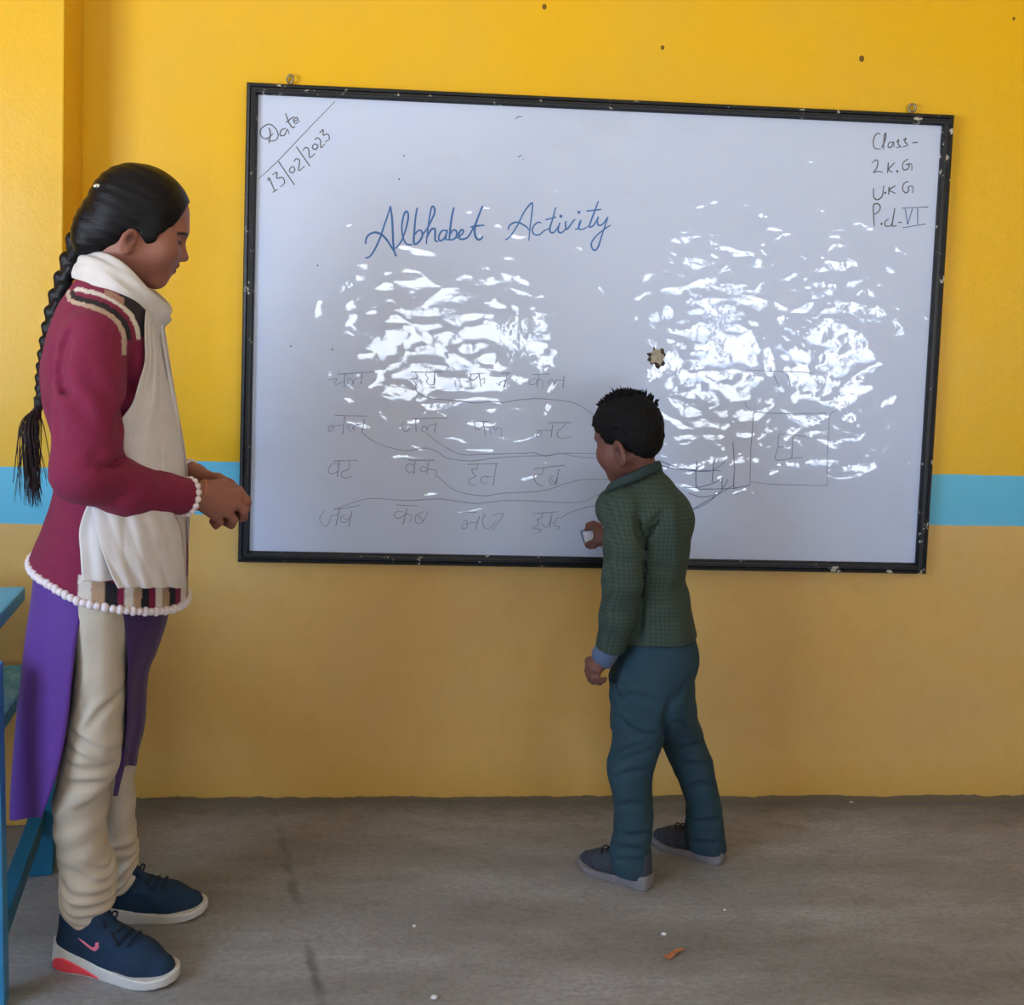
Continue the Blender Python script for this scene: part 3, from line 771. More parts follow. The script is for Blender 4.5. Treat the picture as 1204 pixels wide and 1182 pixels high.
# ------------------------------------------------------------------ people: shared parts
M_SKIN = plain('brown_skin', (0, 0, 0), .55, .08, 60, .06, 300, attr=True, spec=.35)
SKIN_W, SKIN_B = srgb(148, 97, 81), srgb(112, 72, 62)
def hair_material(name, col, dirx=(1, 1, 1), rough=.42):
    mt, t, bs = nt(name); v = coords(t, dirx)
    n = noise(t, v, 60, 4, .6)
    t.links.new(ramp(t, n, [(.3, tuple(c*.6 for c in col)), (.7, col)]), bs.inputs['Base Color'])
    bs.inputs['Roughness'].default_value = rough; bs.inputs['Specular IOR Level'].default_value = .22
    bump(t, bs, n, .5, .003); return mt
M_HAIR = hair_material('black_combed_hair', srgb(13, 12, 16), (1, 1, 6))
M_BRAID = hair_material('black_braided_hair', srgb(15, 14, 18), (2, 2, 2))

def head_sdf(f, H, ear=-.020, ez=-.012, es=1.0, far=None, nose=0.):
    """skull, face and ears in head space (x = facing, z = up); the head is about 0.23 tall"""
    f.fr = H
    f.ell((-.012, 0, .035), (.095, .073, .080))
    f.ell((.028, 0, -.028), (.058, .059, .082), .03)
    for s in (1, -1):
        f.cap((-.012, s*.047, -.058), (.058, s*.012, -.098), .020, .017, .03)
        f.ell((.052, s*.036, -.036), (.028, .026, .026), .042)
    f.cap((.0655, -.010, -.099), (.0655, .010, -.099), .0165, .0165, .018)
    f.cap((.074, -.030, .016), (.074, .030, .016), .011, .011, .025)
    f.ell((.064, 0, -.062), (.024, .030, .026), .025)
    for s in (1, -1):
        f.ell((.089, s*.033, -.004), (.016, .017, .011), .020, 's')
        f.ell((.0655, s*.031, -.005), (.0135, .0145, .0125), .004)
    f.cap((.076, 0, .002), (.101-nose, 0, -.032), .0065, .0100, .013)
    for s in (1, -1):
        f.ell((.091-nose*.8, s*.012, -.036), (.010, .0075, .0085), .008)
        f.ell((.094-nose*.8, s*.007, -.0445), (.004, .003, .003), .003, 's')
    f.chain([(.078, -.021, -.0600), (.0905, -.008, -.0555), (.0912, 0, -.0570), (.0905, .008, -.0555), (.078, .021, -.0600)], [.003, .0062, .0058, .0062, .003], .005)
    f.chain([(.077, -.020, -.0620), (.0880, 0, -.0690), (.077, .020, -.0620)], [.003, .0072, .003], .005)
    f.chain([(.080, -.024, -.0605), (.0970, 0, -.0622), (.080, .024, -.0605)], [.0015, .0018, .0015], .004, 's')
    ez0, es0 = ez, es
    for s in (1, -1):
        if far and s == far[0]: ez, es = far[1:]
        else: ez, es = ez0, es0
        R = rotm(s*-.35, .25, 0)
        f.ell((ear, s*.073, ez), (.018*es, .0075*es, .031*es), .006, R=R)
        f.ell((ear+.004, s*(.0735+.006*es), ez+.006), (.010*es, .0048*es, .018*es), .006, 's', R=R)
        f.ell((ear+.012, s*.0735, ez-.002), (.005, .005, .007), .005)
        f.ell((ear+.006, s*.072, ez-.025*es), (.009, .006, .009), .006)
    f.fr = WORLD
def skin_colour(H, base, lips, ear=-.020, ez=-.012):
    base = np.array(base)
    def col(V):
        P = (V-H.t) @ H.R/H.k; x, y, z = P[:, 0], P[:, 1], P[:, 2]
        c = np.tile(base, (len(V), 1)); ay = np.abs(y)
        def over(mask, colour): c[:] = c*(1-mask[:, None])+np.array(colour)*mask[:, None]
        sm = lambda d, w_: np.clip(.5-d/w_, 0, 1)
        near_ = (np.abs(x) < .13) & (ay < .1) & (np.abs(z) < .14)
        over(sm(np.sqrt(((x-.083)/.02)**2+(ay/.024)**2+((z+.0622)/.0125)**2)-1, .4)*near_, lips)
        brow = .0145-((ay-.034)/.022)**2*.006-.15*(ay-.034)
        over(sm(np.abs(z-brow)-.0034, .002)*(x > .045)*(ay > .012)*(ay < .054)*near_, srgb(26, 20, 20))
        over(sm(np.abs(z+.0105+((ay-.031)/.014)**2*-.003)-.0027, .0018)*(x > .06)*(ay > .014)*(ay < .049)*near_, srgb(22, 16, 16))
        over(sm(np.sqrt(((x-ear-.004)/.010)**2+((z-ez-.004)/.016)**2)-.8, .6)*(ay > .068)*near_*.75, srgb(70, 34, 30))  # shade inside the ear hollow, painted into the skin colour
        return c
    return col
def hand_sdf(f, wrist, knuckles, fingers, thumb, r=.0085, rw=.021, rp=.012):
    """wrist point, four knuckle points, per finger its two further joints and tip, thumb chain from the palm's base"""
    wrist = np.array(wrist)
    for kn in knuckles:
        kn = np.array(kn); a = wrist+(kn-wrist)*.12
        f.cap(a, kn, rw*.82, rp, .012)
    for i, (kn, js) in enumerate(zip(knuckles, fingers)):
        q = r*(1.05, 1.08, 1.0, .86)[i]
        ch = [kn]+list(js); f.chain(ch, [q*1.12]+[q]*(len(js)-1)+[q*.82], .0035)
    f.chain(thumb, [r*1.7, r*1.35, r*1.15, r*.9][:len(thumb)], .006)

# ------------------------------------------------------------------ the woman
WM = Person(-.56, -.60)
wl = WM.L
woman = empty('person', WM.O, WM.rz, 'woman in a maroon cardigan and white scarf, standing with clasped hands and watching the board', 'person')
HW = Frame(wl(170.5, 265.5, 0), rotm(math.radians(3), math.radians(20), 0), .90)
h_ = .0034
SHOE_N = (at(68, 1128, Z=0), at(212, 1148, Z=0)+np.array((0, -.02, 0)))
_tp = at(244, 1071, Z=0); _dr = np.array((.262, .03, 0)); _dr = _dr/np.linalg.norm(_dr)*.25
SHOE_F = (_tp-_dr, _tp)
ANK = []
for a_, b_ in (SHOE_N, SHOE_F):
    a_, b_ = WM.W(a_), WM.W(b_); d_ = (b_-a_)/np.linalg.norm(b_-a_); ANK.append((a_+d_*.060, d_))
f = Field((-.24, -.30, -.01), (.30, .30, 1.62), h_)
head_sdf(f, HW, -.024, -.046, .86)
f.cap(HW.to((-.030, 0, -.04)), wl(120, 372, 0), .045, .048, .03)                 # neck
f.ell(wl(122, 450, 0), (.075, .12, .12), .05)                                    # torso under the clothes
f.ell(wl(125, 560, 0), (.085, .12, .16), .06); f.ell(wl(118, 660, 0), (.095, .14, .13), .06)
for s in (-1, 1):
    sh = wl(115, 405, s*.145); el = wl(101 if s < 0 else 112, 556, s*.195)
    wr = wl(226, 581, -.088) if s < 0 else wl(226, 557, .050)
    f.chain([sh, el], [.045, .036], .03); f.chain([el, wl(148, 577, -.165) if s < 0 else (el+wr)/2, wr], [.036, .033, .0225], .02)
    hip = wl(118, 700, s*.075); kn = wl(110, 880, -.07) if s < 0 else wl(138, 880, .085)
    an, fd = ANK[0 if s < 0 else 1]
    f.chain([hip, kn+np.array([.004, .004*s, 0]), an+np.array([0, 0, .085])], [.052, .027, .021], .02)
    f.chain([an+np.array([0, 0, .085]), an+np.array([0, 0, .042]), an+fd*.10+np.array([0, 0, .032])], [.025, .027, .018], .01)
# near (right) hand, back towards the camera, fingers curled round the other hand
wr = wl(226, 581, -.088)
kn = [wl(281, 582, -.052), wl(277, 592, -.066), wl(267, 601, -.072), wl(254, 606, -.068)]
hand_sdf(f, wr, kn, [[wl(290, 589, -.050), wl(289, 598, -.035), wl(284, 602, -.022)],
                     [wl(287, 600, -.062), wl(286, 608, -.045), wl(279, 609, -.028)],
                     [wl(275, 611, -.066), wl(272, 617, -.050), wl(265, 615, -.034)],
                     [wl(259, 614, -.064), wl(254, 618, -.050), wl(249, 613, -.036)]],
         [wl(240, 573, -.070), wl(262, 570, -.050), wl(280, 577, -.036), wl(291, 588, -.028)])
# far (left) hand, held inside the right
wr = wl(226, 556, .050)
kn = [wl(270, 573, -.002), wl(270, 583, .004), wl(266, 592, .008), wl(258, 599, .010)]
hand_sdf(f, wr, kn, [[wl(284, 582, -.014), wl(290, 592, -.022), wl(287, 601, -.030)],
                     [wl(282, 594, -.006), wl(282, 605, -.016), wl(276, 610, -.026)],
                     [wl(274, 603, .000), wl(270, 612, -.012), wl(264, 614, -.024)],
                     [wl(264, 608, .004), wl(258, 614, -.008), wl(254, 613, -.020)]],
         [wl(238, 562, .030), wl(256, 563, .010), wl(270, 569, -.006), wl(281, 577, -.016)])
WBODY = f
f.obj('body', M_SKIN, woman, skin_colour(HW, SKIN_W, srgb(116, 62, 58), -.024, -.046))

# hair: one combed cap cut along the hairline, then the braid
hl = [(221, 240), (216, 250), (210, 259), (202, 268), (194, 272.5), (187, 276), (182, 285), (177, 291), (172, 289), (167, 280), (163, 271.5), (152, 271), (144, 274), (141, 284), (139, 294), (133, 301), (124, 306)]
hp = [HW.inv(WBODY.surf(WM, *q, .0))[[0, 2]] for q in hl]+[HW.inv(wl(*q))[[0, 2]] for q in ((106, 305, 0), (84, 300, 0), (70, 240, 0), (90, 150, 0), (180, 130, 0), (255, 170, 0), (250, 228, 0))]
g = Field(HW.t-.17, HW.t+.15, .0030); g.fr = HW
g.ell((-.021, 0, .037), (.1068, .084, .0905))
g.ell((-.056, 0, -.010), (.070, .073, .080), .03)
for s in (1, -1): g.ell((.012, s*.064, -.006), (.028, .0135, .034), .012)
g.put(lambda x, y, z: poly_sdf(hp, x, z+0*y), [(-.2, -.1, -.2), (.2, .1, .2)], 0, op='i')
g.fr = WORLD
g.ell(wl(106, 282, .0), (.032, .040, .036), .03); g.ell(wl(102, 268, .01), (.020, .035, .040), .03)
g.displace(lambda x, y, z: .0006*np.sin(300*(z-HW.t[2])+120*(x-HW.t[0])+6*vnoise(x, y, z, 9))*np.clip((HW.t[0]+.05-x)/.05, .15, 1), .02)
HAIRF = g; hair = g.obj('hair', M_HAIR, woman)
bp = spline([wl(101, 268, .025), wl(91, 288, .04), wl(80, 318, .055), wl(70, 345, .06), wl(62, 372, .062), wl(56, 400, .065), wl(51, 428, .065), wl(48, 452, .06), wl(48, 474, .05)], 14)
bp = np.array(bp); cum = np.r_[0, np.cumsum(np.linalg.norm(np.diff(bp, axis=0), axis=1))]; tot = cum[-1]
lo, hi = bp.min(0)-.05, bp.max(0)+.05
g = Field(lo, hi, .0028)
s_ = 0.; k = 0
while s_ < tot:
    p = np.array([np.interp(s_, cum, bp[:, i]) for i in range(3)]); q = np.array([np.interp(min(s_+.01, tot), cum, bp[:, i]) for i in range(3)])
    d = (q-p)/(np.linalg.norm(q-p)+1e-9); fr = 1-s_/tot
    rad = .0095+.0155*fr; side = np.array([.72, -.69, .0])*(1 if k % 2 else -1)
    a = p+side*rad*.50-d*rad*.70; b = p-side*rad*.28+d*rad*1.0
    g.cap(a, b, rad*.80, rad*.55, .003)
    s_ += rad*.92; k += 1
g.obj('braid', M_BRAID, hair)
mb = MB(); p = wl(47.5, 474, .05)
mb.tube([(p[0], p[1], p[2]+.012), (p[0], p[1], p[2]-.010)], [.0125, .0115], 12)
mb.build('hair_tie', plain('black_elastic', srgb(14, 14, 16), .7), hair)
mb = MB(); rr = random.Random(11)
for k in range(150):
    a = wl(47.5, 476, .05)+np.array([rr.gauss(0, .003), rr.gauss(0, .003), 0])
    out = rr.random() > .88; x_ = rr.gauss(39, 5 if not out else 14); e_ = rr.uniform(555, 598)
    b = wl(x_, e_, .04+rr.gauss(0, .012)); mid = (a+b)/2+np.array([rr.gauss(-.012, .006), rr.gauss(0, .006), .03])
    P = spline([a, a*.75+mid*.25+np.array([-.003, 0, 0]), mid, b], 4)
    mb.tube(P, list(np.linspace(.0019, .0004, len(P))), 4)
mb.build('ponytail_end', hair_material('dark_brown_hair', srgb(58, 44, 44), (4, 4, 1)), hair)
mb = MB(); p = HAIRF.surf(WM, 115, 219)
mb.ball(p, .006, 10, (1.5, .8, .8)); mb.build('hair_clip', plain('silver_clip', srgb(235, 235, 235), .15, .05, metal=1), hair)

# cardigan
CT = WM.lofted([(316, 98, 156, 0, .055), (330, 90, 162, 0, .070), (344, 79, 170, 0, .098), (358, 69, 176, 0, .130), (374, 61, 181, 0, .155), (394, 54, 186, 0, .165), (416, 50, 190, 0, .163), (440, 47.5, 194, 0, .155), (480, 53, 203, 0, .150),
                (520, 62, 210, 0, .145), (560, 66, 214, 0, .150), (590, 60, 217, 0, .160), (620, 49, 219, 0, .170), (650, 36, 220, 0, .178), (680, 28, 220, 0, .184), (712, 24, 221, 0, .188)], 2.15)
def wr_cardigan(x, y, z):
    n = vnoise(x, y, z, 9, 1)*.0022+vnoise(x, y, z, 26, 2)*.0008
    zl = wl(100, 455, 0)[2]
    arm = np.exp(-((z-zl)/.05)**2)*(y < -.03)
    return n+.0025*arm*np.sin(110*(x+.6*z))
g = Field((-.26, -.30, .66), (.22, .30, 1.40), .0038)
g.loft(CT)
CARD_T = CT
def sleeve(g, s):
    if s < 0:
        g.chain([wl(110, 404, -.145), wl(107, 440, -.170)], [.060, .0625], .022)
        g.chain([wl(107, 440, -.170), wl(105, 480, -.188), wl(101, 552, -.200)], [.0625, .0630, .0575], .006)
        g.chain([wl(101, 552, -.200), wl(148, 576, -.165), wl(219, 584, -.098)], [.0575, .0455, .0350], .02)
    else:
        g.chain([wl(118, 404, .145), wl(112, 556, .195)], [.058, .054], .04)
        g.chain([wl(112, 556, .195), wl(222, 558, .062)], [.052, .031], .02)
sleeve(g, -1); sleeve(g, 1)
zb = np.array([[-.40, wl(22, 650, 0)[2]], [wl(29, 657, 0)[0], wl(29, 657, 0)[2]], [wl(60, 680, -.1)[0], wl(60, 680, -.1)[2]], [wl(95, 702, -.15)[0], wl(95, 702, -.15)[2]], [wl(221, 703, -.03)[0], wl(221, 703, -.03)[2]], [.4, wl(221, 703, -.03)[2]]])
hem_z = lambda x: np.interp(x, zb[:, 0], zb[:, 1])
g.cut(lambda X, Y, Z: hem_z(X)-Z+0*Y)
cr_, cl_ = wl(219, 584, -.098), wl(222, 558, .062)
for c_, e_ in ((cr_, wl(148, 576, -.165)), (cl_, wl(112, 556, .195))):
    d_ = (c_-e_)/np.linalg.norm(c_-e_)
    sgn = -1 if c_[1] < 0 else 1
    g.put(lambda x, y, z: (x-c_[0])*d_[0]+(y-c_[1])*d_[1]+(z-c_[2])*d_[2]-.002+np.where(np.sqrt((x-c_[0])**2+(y-c_[1])**2+(z-c_[2])**2) > .07, -1., 0), [c_-.06, c_+.06], .0, op='i')
g.cap(HW.to((-.03, 0, -.04)), wl(128, 366, 0), .054, .052, .01, 's')              # neck opening
# folds at the armhole and inside the elbow
G_ = lambda pts, amp, w_: g.groove([g.surf(WM, *q) for q in pts], amp, w_)
G_([(84, 388), (76, 404), (71, 425), (70, 446), (76, 458)], .022, .014)
G_([(66, 400), (60, 420), (62, 445), (70, 470)], .004, .008)
G_([(62, 455), (66, 490), (67, 520)], .012, .012)
G_([(154, 418), (152, 455), (146, 488), (138, 515)], .020, .013)
G_([(146, 540), (130, 548), (112, 552)], .010, .011)
G_([(120, 520), (108, 545), (92, 560)], .0035, .012)
G_([(170, 566), (150, 580), (128, 590)], .003, .010)
G_([(80, 500), (98, 520), (120, 528)], .003, .012)
G_([(110, 420), (100, 470), (104, 500)], .0025, .016)
for pts in ([(82, 390), (74, 406), (69.5, 426), (69, 446), (74, 458), (84, 462)], [(155, 420), (153, 455), (147, 488), (139, 512)], [(146, 539), (134, 546), (120, 549)]):
    P_ = [g.surf(WM, *q, .003) for q in pts]; g.chain(P_, [.003]+[.0065]*(len(P_)-2)+[.002], .010, 's')
g.displace(wr_cardigan, .02)
MAROON = srgb(130, 26, 65)
stripe_cols = [srgb(226, 218, 208), srgb(186, 152, 120), srgb(24, 20, 28), MAROON]
yoke = [(WM.L(98, 340, -.09), 0)]
def card_col(V):
    c = np.tile(np.array(MAROON), (len(V), 1)); x, y, z = V[:, 0], V[:, 1], V[:, 2]
    # striped border above the hem on the wearer's front half
    hz = z-hem_z(x); u = x-wl(92, 690, -.15)[0]
    band = (hz < .046) & (u > 0)
    per = np.searchsorted(np.array([wl(q_, 694, -.13)[0] for q_ in (108, 124, 138, 147, 157, 166, 175, 183, 191, 199, 207, 214, 221, 228)]), x)
    lut = [0, 1, 2, 3, 0, 1, 2, 3, 0, 1, 2, 3, 0, 1, 2, 3, 0, 1, 2, 3, 0, 1, 2]
    for i, q in enumerate(lut):
        m_ = band & (per == i); c[m_] = np.array(stripe_cols[q])
    # curved bands over the near shoulder yoke, measured as distance from a line on the shoulder
    Lp = np.array([[98, 344], [112, 347], [126, 352], [140, 360], [151, 371], [158, 386], [161, 404], [160, 425]], float)
    sx = WM.sc(120, 380, -.15); O_ = wl(120, 380, -.15)
    ppx = 120+(x-O_[0])/sx; ppy = 380-(z-O_[2])/sx
    d = np.full(len(V), 1e9); sgn = np.zeros(len(V))
    for i in range(len(Lp)-1):
        e = Lp[i+1]-Lp[i]; wx, wy = ppx-Lp[i, 0], ppy-Lp[i, 1]
        t = (wx*e[0]+wy*e[1])/(e@e); tc = np.clip(t, -.6 if i == 0 else 0, 1)
        dd = np.hypot(wx-tc*e[0], wy-tc*e[1]); cr = e[0]*wy-e[1]*wx
        m_ = dd < d; d[m_] = dd[m_]; sgn[m_] = np.sign(cr[m_])
    q = d*sgn; near_ = (y < .0) & (ppy < 425)
    fade = ppy < 418-0*ppx
    for a, b, col in ((-6.5, -1, srgb(226, 214, 204)), (4.5, 11, srgb(30, 20, 28)), (11, 16.5, srgb(196, 170, 150))):
        m_ = near_ & fade & (q > a) & (q < b) & ((ppy < 400) | (a > 10)); c[m_] = np.array(col)
    m_ = near_ & (ppx > 140) & (ppy < 398) & (q < -6.5) & (q > -22); c[m_] = np.array(srgb(30, 20, 28))
    m_ = near_ & (ppx > 122) & (ppx < 146) & (ppy < 370) & (q < -5) & (q > -13); c[m_] = np.array(srgb(176, 132, 110))
    return c
M_KNIT = plain('maroon_wool_knit', (0, 0, 0), .9, .22, 90, .5, 420, sheen=.02, attr=True, bdist=.003)
cardigan = g.obj('cardigan', M_KNIT, woman, card_col)
CARD = g
M_TRIM = plain('white_crochet', srgb(232, 220, 222), .85, .06, 60, .3, 300)
mb = MB()
zc_ = lambda th: None
for k in range(84):
    th = 2*math.pi*k/84; z0 = .8
    for _ in range(4):
        rx, ry, cx, cy = [loft_at(CT, z0, q) for q in ('rx', 'ry', 'cx', 'cy')]
        e = 2/CT['e']; cc, ss = math.cos(th), math.sin(th)
        x_ = cx+rx*math.copysign(abs(cc)**e, cc); y_ = cy+ry*math.copysign(abs(ss)**e, ss); z0 = float(hem_z(x_))
    mb.ball((x_, y_, z0-.002), .0078, 8, (1.0, 1.0, .95+.25*(k % 2)))
mb.build('hem_trim', M_TRIM, cardigan)
for c_, e_, r0 in ((cr_, wl(148, 576, -.165), .0335), (cl_, wl(112, 556, .195), .0290)):
    mb = MB(); d_ = Vector(c_-e_).normalized(); a_ = d_.cross(Vector((0, 0, 1))).normalized(); b_ = a_.cross(d_)
    for k in range(16):
        th = 2*math.pi*k/16; p = Vector(c_)+a_*r0*math.cos(th)+b_*r0*math.sin(th)+d_*.003
        mb.ball(p, .0068 if c_[1] < 0 else .0045, 8)
    mb.build('cuff_trim', M_TRIM, cardigan)

# scarf: a folded loop round the neck and two hanging ends
M_SCARF = plain('white_cotton_scarf', srgb(208, 202, 198), .85, .06, 30, .25, 500, sheen=.05)
ring = [wl(100, 312, -.005), wl(118, 318, -.062), wl(140, 334, -.080), wl(163, 355, -.070), wl(181, 374, -.035), wl(186, 378, .005), wl(178, 366, .045), wl(158, 345, .075), wl(132, 322, .070), wl(110, 311, .040)]
ring = np.array(spline(ring, 10, True)); ctr = ring.mean(0); nn_ = len(ring); G = []
for i in range(nn_):
    t_ = ring[(i+1) % nn_]-ring[i-1]; t_ /= np.linalg.norm(t_)
    o_ = ring[i]-ctr; o_ -= t_*(o_@t_); o_ /= np.linalg.norm(o_); u_ = np.cross(t_, o_); u_ *= np.sign(u_[2]) if abs(u_[2]) > .05 else 1
    row = []
    for k in range(40):
        th = 2*math.pi*k/39; ru, ro = .033, .017
        rip = 1+.10*math.sin(5*th+.35*i/3)+.06*math.sin(9*th-i*.21)
        row.append(ring[i]+u_*ru*math.sin(th)*rip+o_*ro*math.cos(th)*rip)
    G.append(row)
G = np.array(G); q = []
for i in range(nn_):
    for k in range(39): q.append((i*40+k, ((i+1) % nn_)*40+k, ((i+1) % nn_)*40+k+1, i*40+k+1))
scarf = link('scarf', mesh_np('scarf', G.reshape(-1, 3), q), M_SCARF, woman)
def front_y(x, z):
    """near surface of the cardigan's body at (x, z)"""
    rx, ry, cx = [np.interp(z, CT['z'], CT[k_]) for k_ in ('rx', 'ry', 'cx')]
    u_ = np.clip(np.abs((x-cx)/rx), 0, .999); return -ry*(1-u_**CT['e'])**(1/CT['e'])
def hanging(rows, name, fold, b_off=.014, sgn=1, nj=46):
    A = np.array(spline([np.array(r_, float) for r_ in rows], 8)); G = []
    for i, (py, l, r_, bm) in enumerate(A):
        row = []
        for j in range(nj):
            t_ = j/(nj-1); px = l+(r_-l)*t_
            p0 = wl(px, py, bm); fy = front_y(p0[0], p0[2])*sgn
            yy = fy-sgn*b_off
            vv = i/len(A)
            pl = fold*(1.0*abs(math.sin(t_*7+1.6*vv+.5*math.sin(4*vv)))**.6+.45*abs(math.sin(t_*15-2.5*vv+.8))+.25*math.sin(t_*27+3*vv))*(.35+.65*vv)
            p = wl(px, py, yy); p[1] -= sgn*abs(pl)*.9
            row.append(p)
        G.append(row)
    return sheet(name, np.array(G), M_SCARF, scarf, .0022)
hanging([(362, 172, 190, -.05), (380, 170, 191, -.05), (400, 170, 193, -.06), (425, 170, 197, -.06), (450, 163, 202, -.08), (475, 155, 207, -.1), (500, 138, 211, -.12), (530, 128, 215, -.12), (560, 118, 217.5, -.12),
         (590, 104, 218, -.12), (620, 94, 218.5, -.13), (650, 95, 218.5, -.14), (682, 97, 218, -.14)], 'scarf_end', .010)
hanging([(596, 108, 200, -.12), (620, 112, 212, -.13), (650, 121, 216, -.14), (672, 130, 218, -.14), (690, 139, 219, -.14)], 'scarf_end', .009, .026)
hanging([(372, 168, 191, .05), (400, 172, 196, .06), (440, 172, 202, .06), (480, 170, 209, .08), (540, 170, 219, .1), (600, 170, 223, .12), (650, 170, 222, .12), (686, 170, 221, .12)], 'scarf_end', .006, .010, -1)

# kurta: a back and a front panel, open at the sides
M_PURPLE = plain('purple_cotton', srgb(88, 43, 136), .65, .08, 20, .15, 300, sheen=.08)
M_PLUM = plain('dark_plum_cotton', srgb(62, 34, 92), .7, .08, 20, .15, 300, sheen=.08)
kurta = bpy.data.objects.new('kurta', None); C.objects.link(kurta); kurta.parent = woman
def panel(rows, name, mat, back, nj=48):
    A = np.array(spline([np.array(r_, float) for r_ in rows], 8)); G = []
    for i, (py, edge, slit, ry) in enumerate(A):
        cpx = 112 if back else 128
        E = wl(edge, py, 0.); Cc = wl(cpx, py, 0.); Sn = wl(slit, py, -ry*.8)
        rx = abs(E[0]-Cc[0]); co = np.clip((Sn[0]-Cc[0])/rx*(-1 if back else 1), -.98, .98); th0 = math.acos(co); row = []
        for j in range(nj):
            t_ = j/(nj-1); th = th0*(1-2*t_); vv = i/len(A)
            k_ = 1+(.05*math.sin(th*5+1.2*vv)+.03*math.sin(th*9-2*vv))*vv
            x = Cc[0]+(-1 if back else 1)*rx*math.cos(th)*(k_ if abs(th) > .5 else 1); y = -ry*math.sin(th)*k_
            z = E[2]+(Sn[2]-E[2])*max(0, math.sin(th)/max(.2, math.sin(th0))) if th > 0 else E[2]
            row.append((x, y, z))
        G.append(row)
    return sheet(name, np.array(G), mat, kurta, .0024)
panel([(668, 41, 103, .165), (700, 38, 101, .165), (740, 32, 92, .165), (790, 26, 86, .165), (846, 20, 80, .165), (900, 15.5, 70, .160), (940, 13, 57, .155), (963, 12.5, 47, .150)], 'back_panel', M_PURPLE, True)
panel([(690, 200, 141, .165), (708, 198, 143, .165), (729, 196, 147, .16), (766, 184, 150, .155), (793, 174, 150, .15), (851, 170, 149, .14), (880, 163, 146, .13), (900, 160, 143, .12)], 'front_panel', M_PLUM, False)
G = []
for py, a, b in ((880, 141, 150), (900, 138, 147), (918, 136, 142), (936, 133.5, 138)):
    G.append([wl(a+(b-a)*j/5, py, -.105-.006*math.sin(j)) for j in range(6)])
sheet('loose_corner', G, M_PLUM, kurta, .0024)

# trousers
M_CREAM = plain('cream_cotton', srgb(196, 184, 164), .85, .05, 18, .3, 220)
TN = WM.lofted([(660, 84, 150, -.085, .085), (705, 88, 148, -.085, .085), (760, 86, 148, -.085, .085), (810, 82, 149, -.083, .08), (850, 78, 148.5, -.080, .078), (884, 73, 147, -.076, .075), (905, 69, 140, -.072, .07), (928, 64, 131, -.068, .066),
                (950, 61, 128, -.062, .062), (990, 66, 126, -.056, .058), (1008, 69, 134, -.053, .056), (1035, 69.5, 136, -.050, .056), (1058, 71, 135, -.046, .052), (1074, 77, 125, -.044, .044), (1086, 86, 120, -.042, .037)], 2.2)
TF = WM.lofted([(660, 100, 170, .085, .085), (760, 108, 172, .085, .085), (850, 112, 166, .087, .078), (900, 114, 160, .09, .07), (940, 115, 159.5, .092, .062), (985, 116, 161, .094, .056), (1025, 118, 161.5, .096, .050), (1042, 126, 156, .097, .038)], 2.2)
g = Field((-.26, -.22, .02), (.18, .22, .86), .0034)
g.loft(TN); g.loft(TF, .012)
g.ell(wl(122, 690, 0), (.085, .15, .10), .06)
G_ = lambda pts, amp, w_: g.groove([g.surf(WM, *q) for q in pts], amp, w_)
for pts, amp in (([(84, 858), (105, 878), (140, 884)], .006), ([(78, 872), (100, 893), (138, 900)], .006), ([(74, 888), (96, 905), (130, 905)], .005), ([(98, 862), (120, 835), (146, 805)], .005),
                 ([(100, 800), (98, 830), (88, 850)], .004), ([(70, 912), (96, 924), (126, 918)], .005), ([(126, 930), (108, 946), (86, 955)], .0035), ([(112, 720), (108, 780), (110, 830)], .0025)):
    G_(pts, amp, .011); G_([(x, y-9) for x, y in pts], -amp*.6, .010)
zc = wl(100, 1050, -.08)[2]; zc2 = wl(140, 1012, .08)[2]
def wr_trouser(x, y, z):
    n = vnoise(x, y, z, 12, 3)*.003+vnoise(x, y, z, 30, 4)*.0012
    near_ = y < 0; z0 = np.where(near_, zc, zc2); q = np.clip(1-np.abs(z-z0)/.085, 0, 1)
    bunch = .0045*np.sin((z+.32*x*np.where(near_, 1, -1)+.030*vnoise(x, y, z, 15, 5))*240)*q
    mid = .0016*np.sin((z-.5*x)*85+3*vnoise(x, y, z, 8, 6))*np.clip((.62-z)/.2, 0, 1)
    return n+bunch+mid
g.displace(wr_trouser, .02)
g.obj('trousers', M_CREAM, woman)

